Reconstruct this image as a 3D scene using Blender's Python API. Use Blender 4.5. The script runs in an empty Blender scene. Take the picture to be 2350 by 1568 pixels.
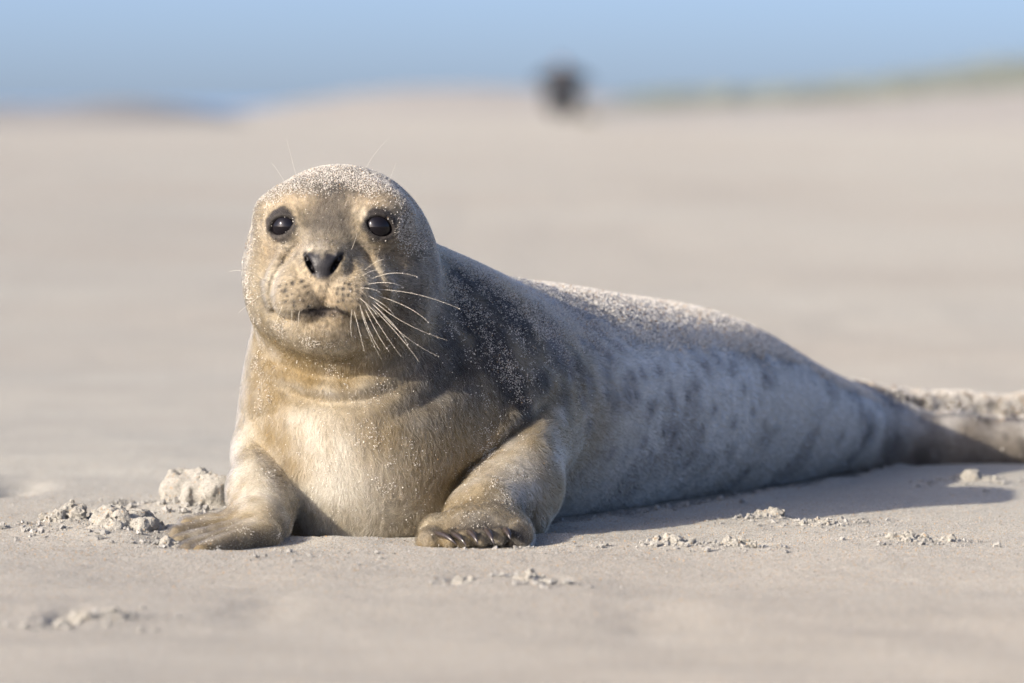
import bpy, math, random
import numpy as np
from mathutils import Vector, Matrix
R = math.radians
rng = np.random.default_rng(7)
sc = bpy.context.scene
col = sc.collection

# ------------------------------------------------------------------ camera
CAM_Y, CAM_Z, FPX, PITCH = -5.3, 0.41, 13055.0, R(2.41)
cam_d = bpy.data.cameras.new("camera")
cam = bpy.data.objects.new("camera", cam_d)
col.objects.link(cam)
cam.location = (0, CAM_Y, CAM_Z)
cam.rotation_euler = (R(90) - PITCH, 0, 0)
cam_d.lens, cam_d.sensor_width = 200.0, 36.0
cam_d.clip_start, cam_d.clip_end = 0.1, 20000
cam_d.dof.use_dof = True
cam_d.dof.focus_distance = 5.36
cam_d.dof.aperture_fstop = 6.0
sc.camera = cam

# ------------------------------------------------------------------ light
SUN_AZ, SUN_EL = R(221), R(21.5)          # azimuth of the sun seen from above, counter-clockwise from +X
sun_vec = Vector((math.cos(SUN_AZ) * math.cos(SUN_EL), math.sin(SUN_AZ) * math.cos(SUN_EL), math.sin(SUN_EL)))
world = bpy.data.worlds.new("World")
sc.world = world
world.use_nodes = True
wn, wl = world.node_tree.nodes, world.node_tree.links
wn.clear()
wo = wn.new("ShaderNodeOutputWorld")
bg = wn.new("ShaderNodeBackground")
sky = wn.new("ShaderNodeTexSky")
sky.sky_type = 'NISHITA'
sky.sun_disc = False
sky.sun_elevation = SUN_EL
sky.sun_rotation = math.atan2(sun_vec.x, sun_vec.y)
sky.air_density, sky.dust_density, sky.ozone_density = 0.5, 2.65, 3.4
bg.inputs["Strength"].default_value = 0.15
tint = wn.new("ShaderNodeMix"); tint.data_type = 'RGBA'; tint.blend_type = 'MULTIPLY'; tint.inputs[0].default_value = 1.0
tint.inputs[7].default_value = (1.06, 0.98, 0.96, 1)
wtc = wn.new("ShaderNodeTexCoord")                       # the haze line sits a little below eye level
lift = wn.new("ShaderNodeVectorMath"); lift.operation = 'ADD'; lift.inputs[1].default_value = (0, 0, 0.03)
nrm = wn.new("ShaderNodeVectorMath"); nrm.operation = 'NORMALIZE'
wl.new(wtc.outputs["Generated"], lift.inputs[0]); wl.new(lift.outputs[0], nrm.inputs[0]); wl.new(nrm.outputs[0], sky.inputs[0])
wl.new(sky.outputs[0], tint.inputs[6]); wl.new(tint.outputs[2], bg.inputs[0])
wl.new(bg.outputs[0], wo.inputs[0])
sun_d = bpy.data.lights.new("sun", 'SUN')
sun_d.energy, sun_d.angle, sun_d.color = 3.75, R(0.53), (1.0, 0.895, 0.745)
sun = bpy.data.objects.new("sun", sun_d)
sun.rotation_euler = sun_vec.to_track_quat('Z', 'Y').to_euler()
sun.location = sun_vec * 30
col.objects.link(sun)
sc.view_settings.view_transform = 'Standard'
sc.view_settings.look = 'None'
sc.view_settings.gamma = 1.0
sc.view_settings.use_curve_mapping = False
sc.view_settings.exposure = 1.02
sc.cycles.max_bounces = 10
sc.cycles.use_denoising = True

# ------------------------------------------------------------------ helpers
def W(u, v, Y):
    """point at depth Y seen at (u, v) of the 2350 x 1568 photograph"""
    a, b = (u - 1175.0) / FPX, (784.0 - v) / FPX
    d = np.array([a, math.cos(PITCH) + b * math.sin(PITCH), -math.sin(PITCH) + b * math.cos(PITCH)])
    return np.array([0, CAM_Y, CAM_Z]) + d * ((Y - CAM_Y) / d[1])

def smin(a, b, k):
    h = np.maximum(k - np.abs(a - b), 0) / k
    return np.minimum(a, b) - h * h * k * 0.25
def smax(a, b, k):
    return -smin(-a, -b, k)

def ell(P, c, r, Rm=None):
    q = P - np.asarray(c, np.float32)
    if Rm is not None:
        q = q @ np.asarray(Rm, np.float32)          # columns of Rm = local axes
    r = np.asarray(r, np.float32)
    a = q / r
    k0 = np.sqrt((a * a).sum(1)) + 1e-9
    b = a / r
    k1 = np.sqrt((b * b).sum(1)) + 1e-9
    return k0 * (k0 - 1) / k1

def cap(P, a, b, ra, rb):
    a = np.asarray(a, np.float32); b = np.asarray(b, np.float32)
    d = b - a
    t = np.clip(((P - a) @ d) / (d @ d), 0, 1)
    q = P - a - t[:, None] * d
    return np.sqrt((q * q).sum(1)) - (ra + (rb - ra) * t)

def chain(P, pts, rad, k=0.0):
    f = None
    for i in range(len(pts) - 1):
        g = cap(P, pts[i], pts[i + 1], rad[i], rad[i + 1])
        f = g if f is None else (np.minimum(f, g) if k == 0 else smin(f, g, k))
    return f

# value noise on 3-D points, numpy
_perm = rng.random((64, 64, 64)).astype(np.float32)
def vnoise(P, scale, off=0.0):
    p = np.asarray(P, np.float32) * scale + off
    i = np.floor(p).astype(np.int64); f = p - i
    f = f * f * (3 - 2 * f)
    i &= 63; j = (i + 1) & 63
    def g(a, b, c): return _perm[a, b, c]
    x0, y0, z0 = i.T; x1, y1, z1 = j.T
    fx, fy, fz = f.T
    a = g(x0, y0, z0) * (1 - fx) + g(x1, y0, z0) * fx
    b = g(x0, y1, z0) * (1 - fx) + g(x1, y1, z0) * fx
    c = g(x0, y0, z1) * (1 - fx) + g(x1, y0, z1) * fx
    d = g(x0, y1, z1) * (1 - fx) + g(x1, y1, z1) * fx
    return (a * (1 - fy) + b * fy) * (1 - fz) + (c * (1 - fy) + d * fy) * fz
def fbm(P, scale, octv=4, off=0.0):
    s, a, t = 0, 1.0, 0.0
    for o in range(octv):
        s = s + a * vnoise(P, scale * 2 ** o, off + 17.3 * o); t += a; a *= 0.5
    return s / t
def sstep(a, b, x):
    t = np.clip((x - a) / (b - a), 0, 1)
    return t * t * (3 - 2 * t)

# ------------------------------------------------------------------ implicit surface -> mesh
def surface_nets(fn, lo, hi, h, coarse=5, band=None):
    lo = np.asarray(lo, float); hi = np.asarray(hi, float)
    n = np.ceil((hi - lo) / (h * coarse)).astype(int) * coarse + 1
    H = h * coarse
    cn = (n - 1) // coarse + 1
    gx = [lo[i] + H * np.arange(cn[i]) for i in range(3)]
    G = np.stack(np.meshgrid(*gx, indexing='ij'), -1).reshape(-1, 3).astype(np.float32)
    C = fn(G).reshape(cn)
    near = np.abs(C) < (band or H * 1.9)
    F = np.repeat(np.repeat(np.repeat(C, coarse, 0), coarse, 1), coarse, 2)[:n[0], :n[1], :n[2]].copy()
    M = np.repeat(np.repeat(np.repeat(near, coarse, 0), coarse, 1), coarse, 2)[:n[0], :n[1], :n[2]]
    idx = np.argwhere(M)
    for s in range(0, len(idx), 200000):
        ii = idx[s:s + 200000]
        P = (lo + ii * h).astype(np.float32)
        F[ii[:, 0], ii[:, 1], ii[:, 2]] = fn(P)
    S = F < 0
    c8 = [S[a:n[0] - 1 + a, b:n[1] - 1 + b, c:n[2] - 1 + c] for a in (0, 1) for b in (0, 1) for c in (0, 1)]
    tot = sum(x.astype(np.int8) for x in c8)
    act = (tot > 0) & (tot < 8)
    cells = np.argwhere(act)
    vid = -np.ones(act.shape, np.int64); vid[act] = np.arange(len(cells))
    corners = [(a, b, c) for a in (0, 1) for b in (0, 1) for c in (0, 1)]
    acc = np.zeros((len(cells), 3)); cnt = np.zeros(len(cells))
    for i, A in enumerate(corners):
        for B in corners[i + 1:]:
            if sum(abs(A[k] - B[k]) for k in range(3)) != 1: continue
            fa = F[cells[:, 0] + A[0], cells[:, 1] + A[1], cells[:, 2] + A[2]]
            fb = F[cells[:, 0] + B[0], cells[:, 1] + B[1], cells[:, 2] + B[2]]
            m = (fa < 0) != (fb < 0)
            t = np.where(m, fa / (fa - fb + 1e-20), 0)
            p = np.array(A)[None] + t[:, None] * (np.array(B) - np.array(A))[None]
            acc += p * m[:, None]; cnt += m
    V = lo + (cells + acc / cnt[:, None]) * h
    quads = []
    for ax in range(3):
        o1, o2 = [(1, 2), (2, 0), (0, 1)][ax]
        sl0 = [slice(None)] * 3; sl1 = [slice(None)] * 3
        sl0[ax] = slice(0, n[ax] - 1); sl1[ax] = slice(1, n[ax])
        e = S[tuple(sl0)] != S[tuple(sl1)]
        ed = np.argwhere(e)
        ed = ed[(ed[:, o1] > 0) & (ed[:, o2] > 0) & (ed[:, o1] < n[o1] - 1) & (ed[:, o2] < n[o2] - 1)]
        ins = S[ed[:, 0], ed[:, 1], ed[:, 2]]
        def cell(d1, d2):
            c = ed.copy(); c[:, o1] -= d1; c[:, o2] -= d2
            return vid[c[:, 0], c[:, 1], c[:, 2]]
        q = np.stack([cell(1, 1), cell(0, 1), cell(0, 0), cell(1, 0)], 1)
        q[~ins] = q[~ins][:, ::-1]
        quads.append(q)
    Q = np.concatenate(quads)
    Q = Q[(Q >= 0).all(1)]
    return V, Q

def grad(fn, P, e=0.0006):
    k = np.array([[1, -1, -1], [-1, -1, 1], [-1, 1, -1], [1, 1, 1]], np.float32)
    g = np.zeros((len(P), 3)); f0 = np.zeros(len(P))
    for d in k:
        f = fn((P + d * e).astype(np.float32)); g += f[:, None] * d; f0 += f
    g /= 4 * e
    return g, f0 / 4
def chunked(fn, step=150000):
    def f(P):
        P = np.asarray(P, np.float32)
        if len(P) <= step: return fn(P)
        return np.concatenate([fn(P[s:s + step]) for s in range(0, len(P), step)])
    return f
def project(fn, P, it=2, lim=0.004):
    for _ in range(it):
        g, f = grad(fn, P)
        P = P - np.clip(f / np.maximum((g * g).sum(1), 0.2), -lim, lim)[:, None] * g
    return P
def subdivide(V, Q):
    n = len(V)
    E = np.stack([Q, np.roll(Q, -1, 1)], -1).reshape(-1, 2)
    key = np.sort(E, 1); key = key[:, 0] * n + key[:, 1]
    u, inv = np.unique(key, return_inverse=True)
    mid = (V[u // n] + V[u % n]) * 0.5
    m = n + inv.reshape(-1, 4)
    c = n + len(u) + np.arange(len(Q))
    V2 = np.concatenate([V, mid, V[Q].mean(1)])
    Q2 = np.concatenate([np.stack([Q[:, i], m[:, i], c, m[:, i - 1]], 1) for i in range(4)])
    return V2, Q2
def relax(V, Q, it=2, w=0.5):
    for _ in range(it):
        I = np.concatenate([Q[:, i] for i in range(4)] * 2)
        J = np.concatenate([Q[:, (i + j) % 4] for j in (1, 3) for i in range(4)])
        c = np.bincount(I, minlength=len(V))
        s = np.stack([np.bincount(I, V[J, k], len(V)) for k in range(3)], 1)
        V = V * (1 - w) + w * s / np.maximum(c, 1)[:, None]
    return V

def mesh_obj(name, V, F, mat=None, parent=None, smooth=True, attrs=None):
    """F: (n,3) or (n,4) int array"""
    me = bpy.data.meshes.new(name)
    V = np.asarray(V, np.float32); F = np.asarray(F, np.int32)
    k = F.shape[1]
    me.vertices.add(len(V)); me.vertices.foreach_set("co", V.ravel())
    me.loops.add(F.size); me.loops.foreach_set("vertex_index", F.ravel())
    me.polygons.add(len(F))
    me.polygons.foreach_set("loop_start", np.arange(len(F), dtype=np.int32) * k)
    try: me.polygons.foreach_set("loop_total", np.full(len(F), k, np.int32))
    except Exception: pass
    me.polygons.foreach_set("use_smooth", np.full(len(F), smooth, bool))
    me.update(calc_edges=True)
    for an, (typ, data) in (attrs or {}).items():
        a = me.attributes.new(an, typ, 'POINT')
        a.data.foreach_set("value" if typ == 'FLOAT' else "color", np.asarray(data, np.float32).ravel())
    if mat: me.materials.append(mat)
    o = bpy.data.objects.new(name, me)
    col.objects.link(o)
    if parent: o.parent = parent
    return o
def tag(o, label=None, cat=None, group=None, kind=None):
    if label: o["label"] = label
    if cat: o["category"] = cat
    if group: o["group"] = group
    if kind: o["kind"] = kind
    return o
def new_mat(name):
    m = bpy.data.materials.new(name); m.use_nodes = True
    return m, m.node_tree.nodes, m.node_tree.links, m.node_tree.nodes["Principled BSDF"]

# ================================================================== the seal, as an implicit surface
YAW, HP = R(6.0), R(2.0)
hF = np.array([-math.sin(YAW) * math.cos(HP), -math.cos(YAW) * math.cos(HP), math.sin(HP)])
hX = np.array([math.cos(YAW), -math.sin(YAW), 0.0])
hZ = np.cross(hX, -hF); hZ /= np.linalg.norm(hZ)
HO = W(772, 540, 0.05)
HM = np.stack([hX, hF, hZ], 1).astype(np.float32)         # columns: right, forward, up
def hl(x, f, z):
    """head-local centimetres -> world"""
    return HO + (hX * x + hF * f + hZ * z) * 0.01
def roty(a):  # rotation in the local x-z plane
    c, s = math.cos(a), math.sin(a)
    return np.array([[c, 0, -s], [0, 1, 0], [s, 0, c]], np.float32)
def rotz(a):
    c, s = math.cos(a), math.sin(a)
    return np.array([[c, -s, 0], [s, c, 0], [0, 0, 1]], np.float32)
def rotx(a):
    c, s = math.cos(a), math.sin(a)
    return np.array([[1, 0, 0], [0, c, -s], [0, s, c]], np.float32)

EYE = {-1: (-3.95, 4.75, 0.75), 1: (4.45, 4.65, 0.75)}
EYE_R = 1.54
HEAD_FOLDS = []
for s_ in (-1, 1):
    for pts, A, w in [([(2.3, -0.4), (3.6, -2.0), (4.7, -3.8), (5.25, -5.6), (4.9, -7.4)], 0.70, 0.50),
                      ([(1.9, -7.3), (3.2, -7.95), (4.4, -7.8), (5.6, -6.8)], 0.65, 0.45),
                      ([(1.6, -1.2), (2.3, -2.2), (2.5, -3.4), (2.1, -4.6)], 0.28, 0.40),
                      ([(5.8, -1.0), (6.2, -2.6), (5.9, -4.4)], 0.25, 0.6)]:
        HEAD_FOLDS.append((np.array([(x * s_, z) for x, z in pts], np.float32), A, w))
def head_sdf(P):
    L = ((P - HO.astype(np.float32)) @ HM) * 100.0           # head-local cm
    f = ell(L, (-0.1, -3.2, -1.5), (8.5, 8.7, 8.1))             # cranium
    for s in (-1, 1):
        f = smin(f, ell(L, (3.5 * s, -1.4, -4.8), (5.0, 6.6, 5.8)), 2.5)       # cheek
        f = smin(f, ell(L, (3.9 * s, 2.2, 2.0), (3.2, 2.6, 2.2)), 3.0)    # brow
    f = smin(f, cap(L, (0, 2.0, -0.8), (0, 6.3, -3.3), 4.2, 3.1), 2.4)      # bridge of the muzzle
    for s in (-1, 1):
        f = smin(f, ell(L, (2.8 * s, 4.4, -5.0), (3.5, 4.4, 3.5)), 0.9)       # side of the muzzle
    jaw = ell(L, (0, 5.0, -7.8), (3.6, 3.3, 2.4))
    jaw = smin(jaw, ell(L, (0, 1.6, -8.0), (6.0, 5.2, 3.4)), 2.0)
    f = smin(f, jaw, 1.0)
    for s in (-1, 1):
        f = smin(f, ell(L, (2.3 * s, 7.0, -5.75), (2.9, 3.2, 2.5), roty(-0.22 * s)), 0.6)   # whisker pad
    f = smin(f, ell(L, (0, 7.9, -2.85), (2.3, 1.9, 1.75)), 1.1)            # nose tip
    f = smin(f, ell(L, (0, 8.95, -4.5), (0.95, 0.9, 1.5)), 0.45)                # between the pads
    # folds: beside the muzzle, under the pads, below the eyes
    q2 = L[:, [0, 2]]
    fr = sstep(1.0, 3.5, L[:, 1])
    for pts, A, w in HEAD_FOLDS:
        d = np.full(len(L), 9, np.float32); p = np.zeros(len(L), np.float32)
        for i in range(len(pts) - 1):
            e = pts[i + 1] - pts[i]
            t = np.clip(((q2 - pts[i]) @ e) / (e @ e), 0, 1)
            dd = np.sqrt((((q2 - pts[i]) - t[:, None] * e) ** 2).sum(1))
            p = np.where(dd < d, (i + t) / (len(pts) - 1), p); d = np.minimum(d, dd)
        f = f + A * np.clip(np.sin(np.pi * p), 0, 1) ** 0.7 * np.exp(-(d / w) ** 2) * fr
    # mouth: a shallow arched cut under the pads
    for df, r in ((0.0, 1.0), (-0.7, 0.8)):
        m = chain(L, [(-2.7, 7.6 + df, -7.5), (-2.1, 8.5 + df, -7.25), (-1.1, 9.1 + df, -6.98), (0.0, 9.3 + df, -6.92), (1.1, 9.1 + df, -6.98), (2.1, 8.5 + df, -7.25), (2.7, 7.6 + df, -7.5)],
                  [0.08 * r, 0.16 * r, 0.22 * r, 0.24 * r, 0.22 * r, 0.16 * r, 0.08 * r])
        f = smax(f, -m, 0.3)
    # philtrum
    f = smax(f, -cap(L, (0, 10.1, -4.3), (0, 9.75, -6.2), 0.13, 0.16), 0.25)
    # nostrils: slits in a V
    for s in (-1, 1):
        n = ell(L, (1.28 * s, 9.5, -2.7), (0.24, 1.4, 1.1), roty(-0.50 * s))
        f = smax(f, -n, 0.18)
        n2 = cap(L, (0.78 * s, 10.0, -3.6), (0.62 * s, 9.9, -5.4), 0.12, 0.12)
        f = smax(f, -n2, 0.3)
    # eyes
    for s in (-1, 1):
        e = np.array(EYE[s])
        out = np.array([0.36 * s, 0.92, 0.08]); out /= np.linalg.norm(out)
        rt = np.cross(out, (0, 0, 1)); rt /= np.linalg.norm(rt); up = np.cross(rt, out)
        tilt = -0.38 * s
        rt2 = rt * math.cos(tilt) + up * math.sin(tilt); up2 = np.cross(rt2, out)
        Rm = np.stack([rt2, out, up2], 1)
        f = smin(f, ell(L, e - out * 0.25, (2.15, 2.0, 1.95)), 1.2)
        hh_ = 0.82 if s < 0 else 0.95
        Rr = (1.42 ** 2 + hh_ ** 2) / (2 * hh_); of = Rr - hh_
        ec = e + out * 1.6 - up2 * 0.10
        op = np.maximum(ell(L, ec + up2 * of, (Rr, 1.85, Rr), Rm), ell(L, ec - up2 * of, (Rr, 1.85, Rr), Rm))
        f = smax(f, -op, 0.22)
    # ear hole
    for s in (-1, 1):
        f = smax(f, -cap(L, (8.3 * s, -3.5, -0.8), (7.3 * s, -3.0, -1.0), 0.15, 0.1), 0.4)
    return f * 0.01

# body: ellipse sections swept along the back
SP = np.array([  # x, y, zc, half width, half height
    (-0.138, 0.115, 0.115, 0.090, 0.095),
    (-0.105, 0.20, 0.120, 0.138, 0.125),
    (-0.050, 0.34, 0.110, 0.158, 0.116),
    (0.005, 0.46, 0.108, 0.162, 0.120),
    (0.090, 0.62, 0.102, 0.158, 0.108),
    (0.190, 0.80, 0.088, 0.138, 0.098),
    (0.290, 0.96, 0.063, 0.110, 0.065),
    (0.370, 1.08, 0.048, 0.078, 0.046),
    (0.450, 1.16, 0.036, 0.052, 0.034)], np.float32)
def cr(pts, n):
    p = np.concatenate([[2 * pts[0] - pts[1]], pts, [2 * pts[-1] - pts[-2]]])
    out = []
    for i in range(1, len(p) - 2):
        t = np.linspace(0, 1, n, endpoint=False)[:, None]
        a, b, c, d = p[i - 1], p[i], p[i + 1], p[i + 2]
        out.append(0.5 * (2 * b + (c - a) * t + (2 * a - 5 * b + 4 * c - d) * t * t + (3 * b - a - 3 * c + d) * t ** 3))
    out.append(pts[-1:])
    return np.concatenate(out).astype(np.float32)
SPS = cr(SP, 5)
_D = np.gradient(SPS[:, :2], axis=0); _D /= np.linalg.norm(_D, axis=1)[:, None]
_S2 = (SPS[:, :2] ** 2).sum(1); _SM2 = np.ascontiguousarray(2 * SPS[:, :2].T)
SPD = np.concatenate([SPS, _D], 1).astype(np.float32)
def spine(P):
    """softly nearest section of the sweep: x, y, z, half width, half height, direction; and its index"""
    d = _S2[None] - P[:, :2] @ _SM2
    d -= d.min(1)[:, None]
    w = np.exp(-d * (1 / 0.030 ** 2))
    w /= w.sum(1)[:, None]
    return w @ SPD, w @ _IX
_IX = np.arange(len(SPS), dtype=np.float32)
def loft(P):
    S, T = spine(P)
    D = S[:, 5:7]
    q = P[:, :2] - S[:, :2]
    lat = q[:, 0] * D[:, 1] - q[:, 1] * D[:, 0]
    lon = np.minimum((P[:, :2] - SPS[0, :2]) @ _D[0].astype(np.float32), 0) + np.maximum((P[:, :2] - SPS[-1, :2]) @ _D[-1].astype(np.float32), 0)
    z = P[:, 2] - S[:, 2]
    hw, hh = S[:, 3], S[:, 4]
    zz = np.where(z < 0, z * 0.85, z)
    a = np.stack([lat / hw, lon / hw, zz / hh], 1)
    k0 = np.sqrt((a * a).sum(1)) + 1e-9
    b = a / np.stack([hw, hw, hh], 1)
    k1 = np.sqrt((b * b).sum(1)) + 1e-9
    return k0 * (k0 - 1) / k1

# right-hand paw (image right): five toes side by side; left-hand paw: five toes fanned to the left
TOES_A = [((1050, 1205, 0.005), (988, 1243, -0.055), 0.0130, 0.0125),
          ((1075, 1200, 0.000), (1032, 1240, -0.062), 0.0105, 0.0085),
          ((1100, 1200, 0.000), (1067, 1238, -0.064), 0.0105, 0.0085),
          ((1125, 1200, 0.000), (1102, 1236, -0.064), 0.0105, 0.0085),
          ((1155, 1200, 0.000), (1142, 1233, -0.060), 0.0105, 0.0085),
          ((1175, 1205, 0.005), (1192, 1232, -0.050), 0.0120, 0.0130)]
TOES_B = [((580, 1200, 0.030), (432, 1207, 0.000), 0.0125, 0.0080),
          ((580, 1207, 0.012), (408, 1228, -0.035), 0.0120, 0.0082),
          ((586, 1214, -0.006), (412, 1251, -0.070), 0.0120, 0.0082),
          ((594, 1222, -0.022), (430, 1266, -0.100), 0.0120, 0.0082),
          ((612, 1230, -0.034), (462, 1271, -0.125), 0.0130, 0.0085)]
def gated(f, P, m, fn, k):
    if m.any():
        f[m] = smin(f[m], fn(P[m]), k(P[m]) if callable(k) else k)
    return f
def arm_a(P):
    armA = chain(P, [W(1175, 1050, 0.19), W(1168, 1110, 0.11), W(1105, 1180, 0.035)], [0.040, 0.040, 0.040], 0.05)
    armA = smin(armA, ell(P, W(1092, 1220, -0.012), (0.052, 0.044, 0.026)), 0.02)
    for a, b, ra, rb in TOES_A:
        armA = smin(armA, cap(P, W(*a), W(*b), ra, rb), 0.005)
    armA = smin(armA, cap(P, W(1200, 1140, 0.09), W(1208, 1195, 0.075), 0.022, 0.020), 0.012)   # elbow folds
    return armA
def arm_b(P):
    armB = chain(P, [W(690, 930, 0.17), W(628, 1040, 0.12), W(607, 1130, 0.06), W(604, 1198, 0.01)], [0.042, 0.032, 0.028, 0.026], 0.03)
    pw = None
    for a, b, ra, rb in TOES_B:
        g = cap(P, W(*a), W(*b), ra, rb)
        pw = g if pw is None else smin(pw, g, 0.0045)
    return smin(armB, pw, 0.018)
def hind(P):
    hf = chain(P, [(0.38, 1.09, 0.040), (0.50, 1.17, 0.037), (0.66, 1.23, 0.044), (0.76, 1.25, 0.044)], [0.045, 0.034, 0.036, 0.030], 0.03)
    hf = hf + (fbm(P, 55.0, 3, 2.0) - 0.5) * 0.014
    return smin(hf, chain(P, [(0.36, 1.02, 0.028), (0.50, 1.075, 0.026), (0.66, 1.10, 0.024), (0.75, 1.11, 0.022)], [0.040, 0.032, 0.028, 0.022], 0.02), 0.008)
def front(P):
    f = ell(P, W(848, 1045, 0.170), (0.128, 0.130, 0.125))
    neck = chain(P, [hl(0, -4.5, -5), W(818, 830, 0.165), W(855, 960, 0.21)], [0.080, 0.098, 0.105], 0.02)
    f = smin(f, neck, 0.035)
    f = smin(f, cap(P, hl(0.6, -7, -4.3), (-0.03, 0.36, 0.122), 0.066, 0.100), 0.045)
    f = smin(f, ell(P, W(1035, 945, 0.22), (0.085, 0.10, 0.085)), 0.08)
    # throat rolls
    f = smin(f, ell(P, W(745, 850, 0.105), (0.066, 0.052, 0.026)), 0.012)
    f = smin(f, ell(P, W(770, 915, 0.115), (0.083, 0.056, 0.028)), 0.014)
    return f
def crease_lines():
    C = []
    for pts, A, w in [
        ([(590, 740), (610, 775), (650, 806), (700, 822), (760, 828), (820, 815), (880, 780)], 0.0022, 0.009),
        ([(590, 800), (640, 840), (720, 860), (800, 866), (880, 850), (980, 780)], 0.0085, 0.0075),
        ([(600, 850), (640, 885), (700, 912), (760, 920), (830, 915), (900, 890), (1000, 820)], 0.0115, 0.0085),
        ([(860, 960), (960, 925), (1040, 870), (1090, 800)], 0.007, 0.010),
        ([(570, 980), (640, 940), (680, 900)], 0.003, 0.008)]:
        C.append((np.array([W(u, v, 0.07)[[0, 2]] for u, v in pts], np.float32), A, w))
    return C
CREASES = crease_lines()
ARM_CREASES = [(np.array([W(u, v, 0.08)[[0, 2]] for u, v in pts], np.float32), A, w) for pts, A, w in [
    ([(1290, 900), (1225, 965), (1150, 1025), (1080, 1080), (1035, 1125), (1005, 1200)], 0.014, 0.0085),
    ([(570, 990), (605, 1030), (640, 1070), (668, 1115), (672, 1180)], 0.007, 0.007)]]
def creases(P, CREASES=CREASES, y0=0.18, y1=0.12):
    q = P[:, [0, 2]]
    f = np.zeros(len(P), np.float32)
    for L, A, w in CREASES:
        d = np.full(len(P), 9, np.float32); p = np.zeros(len(P), np.float32)
        for i in range(len(L) - 1):
            e = L[i + 1] - L[i]
            t = np.clip(((q - L[i]) @ e) / (e @ e), 0, 1)
            dd = np.sqrt((((q - L[i]) - t[:, None] * e) ** 2).sum(1))
            p = np.where(dd < d, (i + t) / (len(L) - 1), p)
            d = np.minimum(d, dd)
        f += A * np.clip(np.sin(np.pi * p), 0, 1) ** 0.8 * np.exp(-(d / w) ** 2)
    return f * sstep(y0, y1, P[:, 1])
def seal_sdf(P):
    f = loft(P)
    f = gated(f, P, P[:, 1] < 0.52, front, 0.05)
    f = gated(f, P, (P[:, 2] > 0.10) & (P[:, 1] < 0.30) & (P[:, 0] < 0.02), head_sdf, 0.026)
    m = (P[:, 1] < 0.18) & (P[:, 2] > 0.10) & (P[:, 0] < 0.0) & (np.abs(f) < 0.03)
    if m.any(): f[m] = f[m] + creases(P[m])
    lo = (P[:, 1] < 0.30) & (P[:, 2] < 0.26)
    f = gated(f, P, lo & (P[:, 0] > -0.16), arm_a, lambda q: 0.008 + 0.055 * sstep(-0.03, 0.03, q[:, 0]) * sstep(0.03, 0.08, q[:, 2]))
    f = gated(f, P, lo & (P[:, 0] < -0.10), arm_b, 0.010)
    m = lo & (P[:, 2] < 0.20) & (P[:, 0] > -0.28) & (P[:, 0] < 0.07) & (np.abs(f) < 0.03)
    if m.any(): f[m] = f[m] + creases(P[m], ARM_CREASES, 0.27, 0.18)
    f = gated(f, P, P[:, 1] > 0.85, hind, 0.035)
    return f
seal_fn = chunked(seal_sdf)

def vert_normals(V, Q):
    fn = np.cross(V[Q[:, 2]] - V[Q[:, 0]], V[Q[:, 3]] - V[Q[:, 1]])
    N = np.stack([sum(np.bincount(Q[:, i], fn[:, k], len(V)) for i in range(4)) for k in range(3)], 1)
    return N / (np.linalg.norm(N, axis=1)[:, None] + 1e-12), np.linalg.norm(fn, axis=1) * 0.5
def build_seal_mesh(h):
    V, Q = surface_nets(seal_fn, (-0.36, -0.17, -0.03), (0.80, 1.32, 0.40), h)
    V = relax(V, Q, 2, 0.4)
    V = project(seal_fn, V, 1)
    V, Q = subdivide(V, Q)
    V = project(seal_fn, V, 1)
    N, A = vert_normals(V, Q)
    return V, Q, N, A
import time
_t = time.time()
SEAL_H = 0.0036
sV, sQ, sN, sA = build_seal_mesh(SEAL_H)
print("seal mesh", len(sV), len(sQ), time.time() - _t)
#SHAPE_END
def cam_px(P):
    """where points fall in the 2350 x 1568 photograph, and their depth"""
    q = np.asarray(P) - np.array([0, CAM_Y, CAM_Z])
    c, s_ = math.cos(PITCH), math.sin(PITCH)
    zf = q[:, 1] * c - q[:, 2] * s_
    zu = q[:, 1] * s_ + q[:, 2] * c
    return 1175 + FPX * q[:, 0] / zf, 784 - FPX * zu / zf, zf
sU, sVv, sZf = cam_px(sV)
def S(u, v, r=7):
    """the seal's skin where the photograph shows (u, v)"""
    m = np.where((np.abs(sU - u) < r) & (np.abs(sVv - v) < r))[0]
    if len(m) == 0:
        return S(u, v, r * 1.6) if r < 80 else W(u, v, 0.1)
    return sV[m[sZf[m].argmin()]]

# ------------------------------------------------------------------ coat colours (fur pigment, with some shade and highlights painted in)
def lerp(a, b, t):
    return a + (np.asarray(b) - a) * t[:, None]
BLOB_N = 1 + 1.5 * (fbm(sV, 75.0, 4, 5.0) - 0.5)
def blob(P, u, v, r, w=1.0, soft=1.0):
    """patch of radius r (photo pixels) on the skin at (u, v)"""
    c = S(u, v); rr = r * 0.00041
    d = np.sqrt((P[:, 0] - c[0]) ** 2 + (P[:, 1] - c[1]) ** 2 + (P[:, 2] - c[2]) ** 2)
    m = d < rr * 3.5
    out = np.zeros(len(P))
    out[m] = w * np.exp(-(d[m] * BLOB_N[m] / rr) ** 2 * 0.8)
    return out
CREAM, TAN, SILVER = (0.225, 0.186, 0.120), (0.158, 0.113, 0.050), (0.44, 0.415, 0.35)
GREYBR, DARK, FLANK = (0.070, 0.062, 0.052), (0.015, 0.0145, 0.0145), (0.49, 0.468, 0.418)
L_all = ((sV - HO) @ HM.astype(float)) * 100.0
spS, spT = spine(sV.astype(np.float32))
lat = (sV[:, 0] - spS[:, 0]) * spS[:, 6] - (sV[:, 1] - spS[:, 1]) * spS[:, 5]
zn = (sV[:, 2] - spS[:, 2]) / spS[:, 4]
n1 = fbm(sV, 14.0, 4, 1.0); n2 = fbm(sV, 45.0, 4, 9.0); n3 = fbm(sV, 160.0, 3, 3.0)
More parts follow.
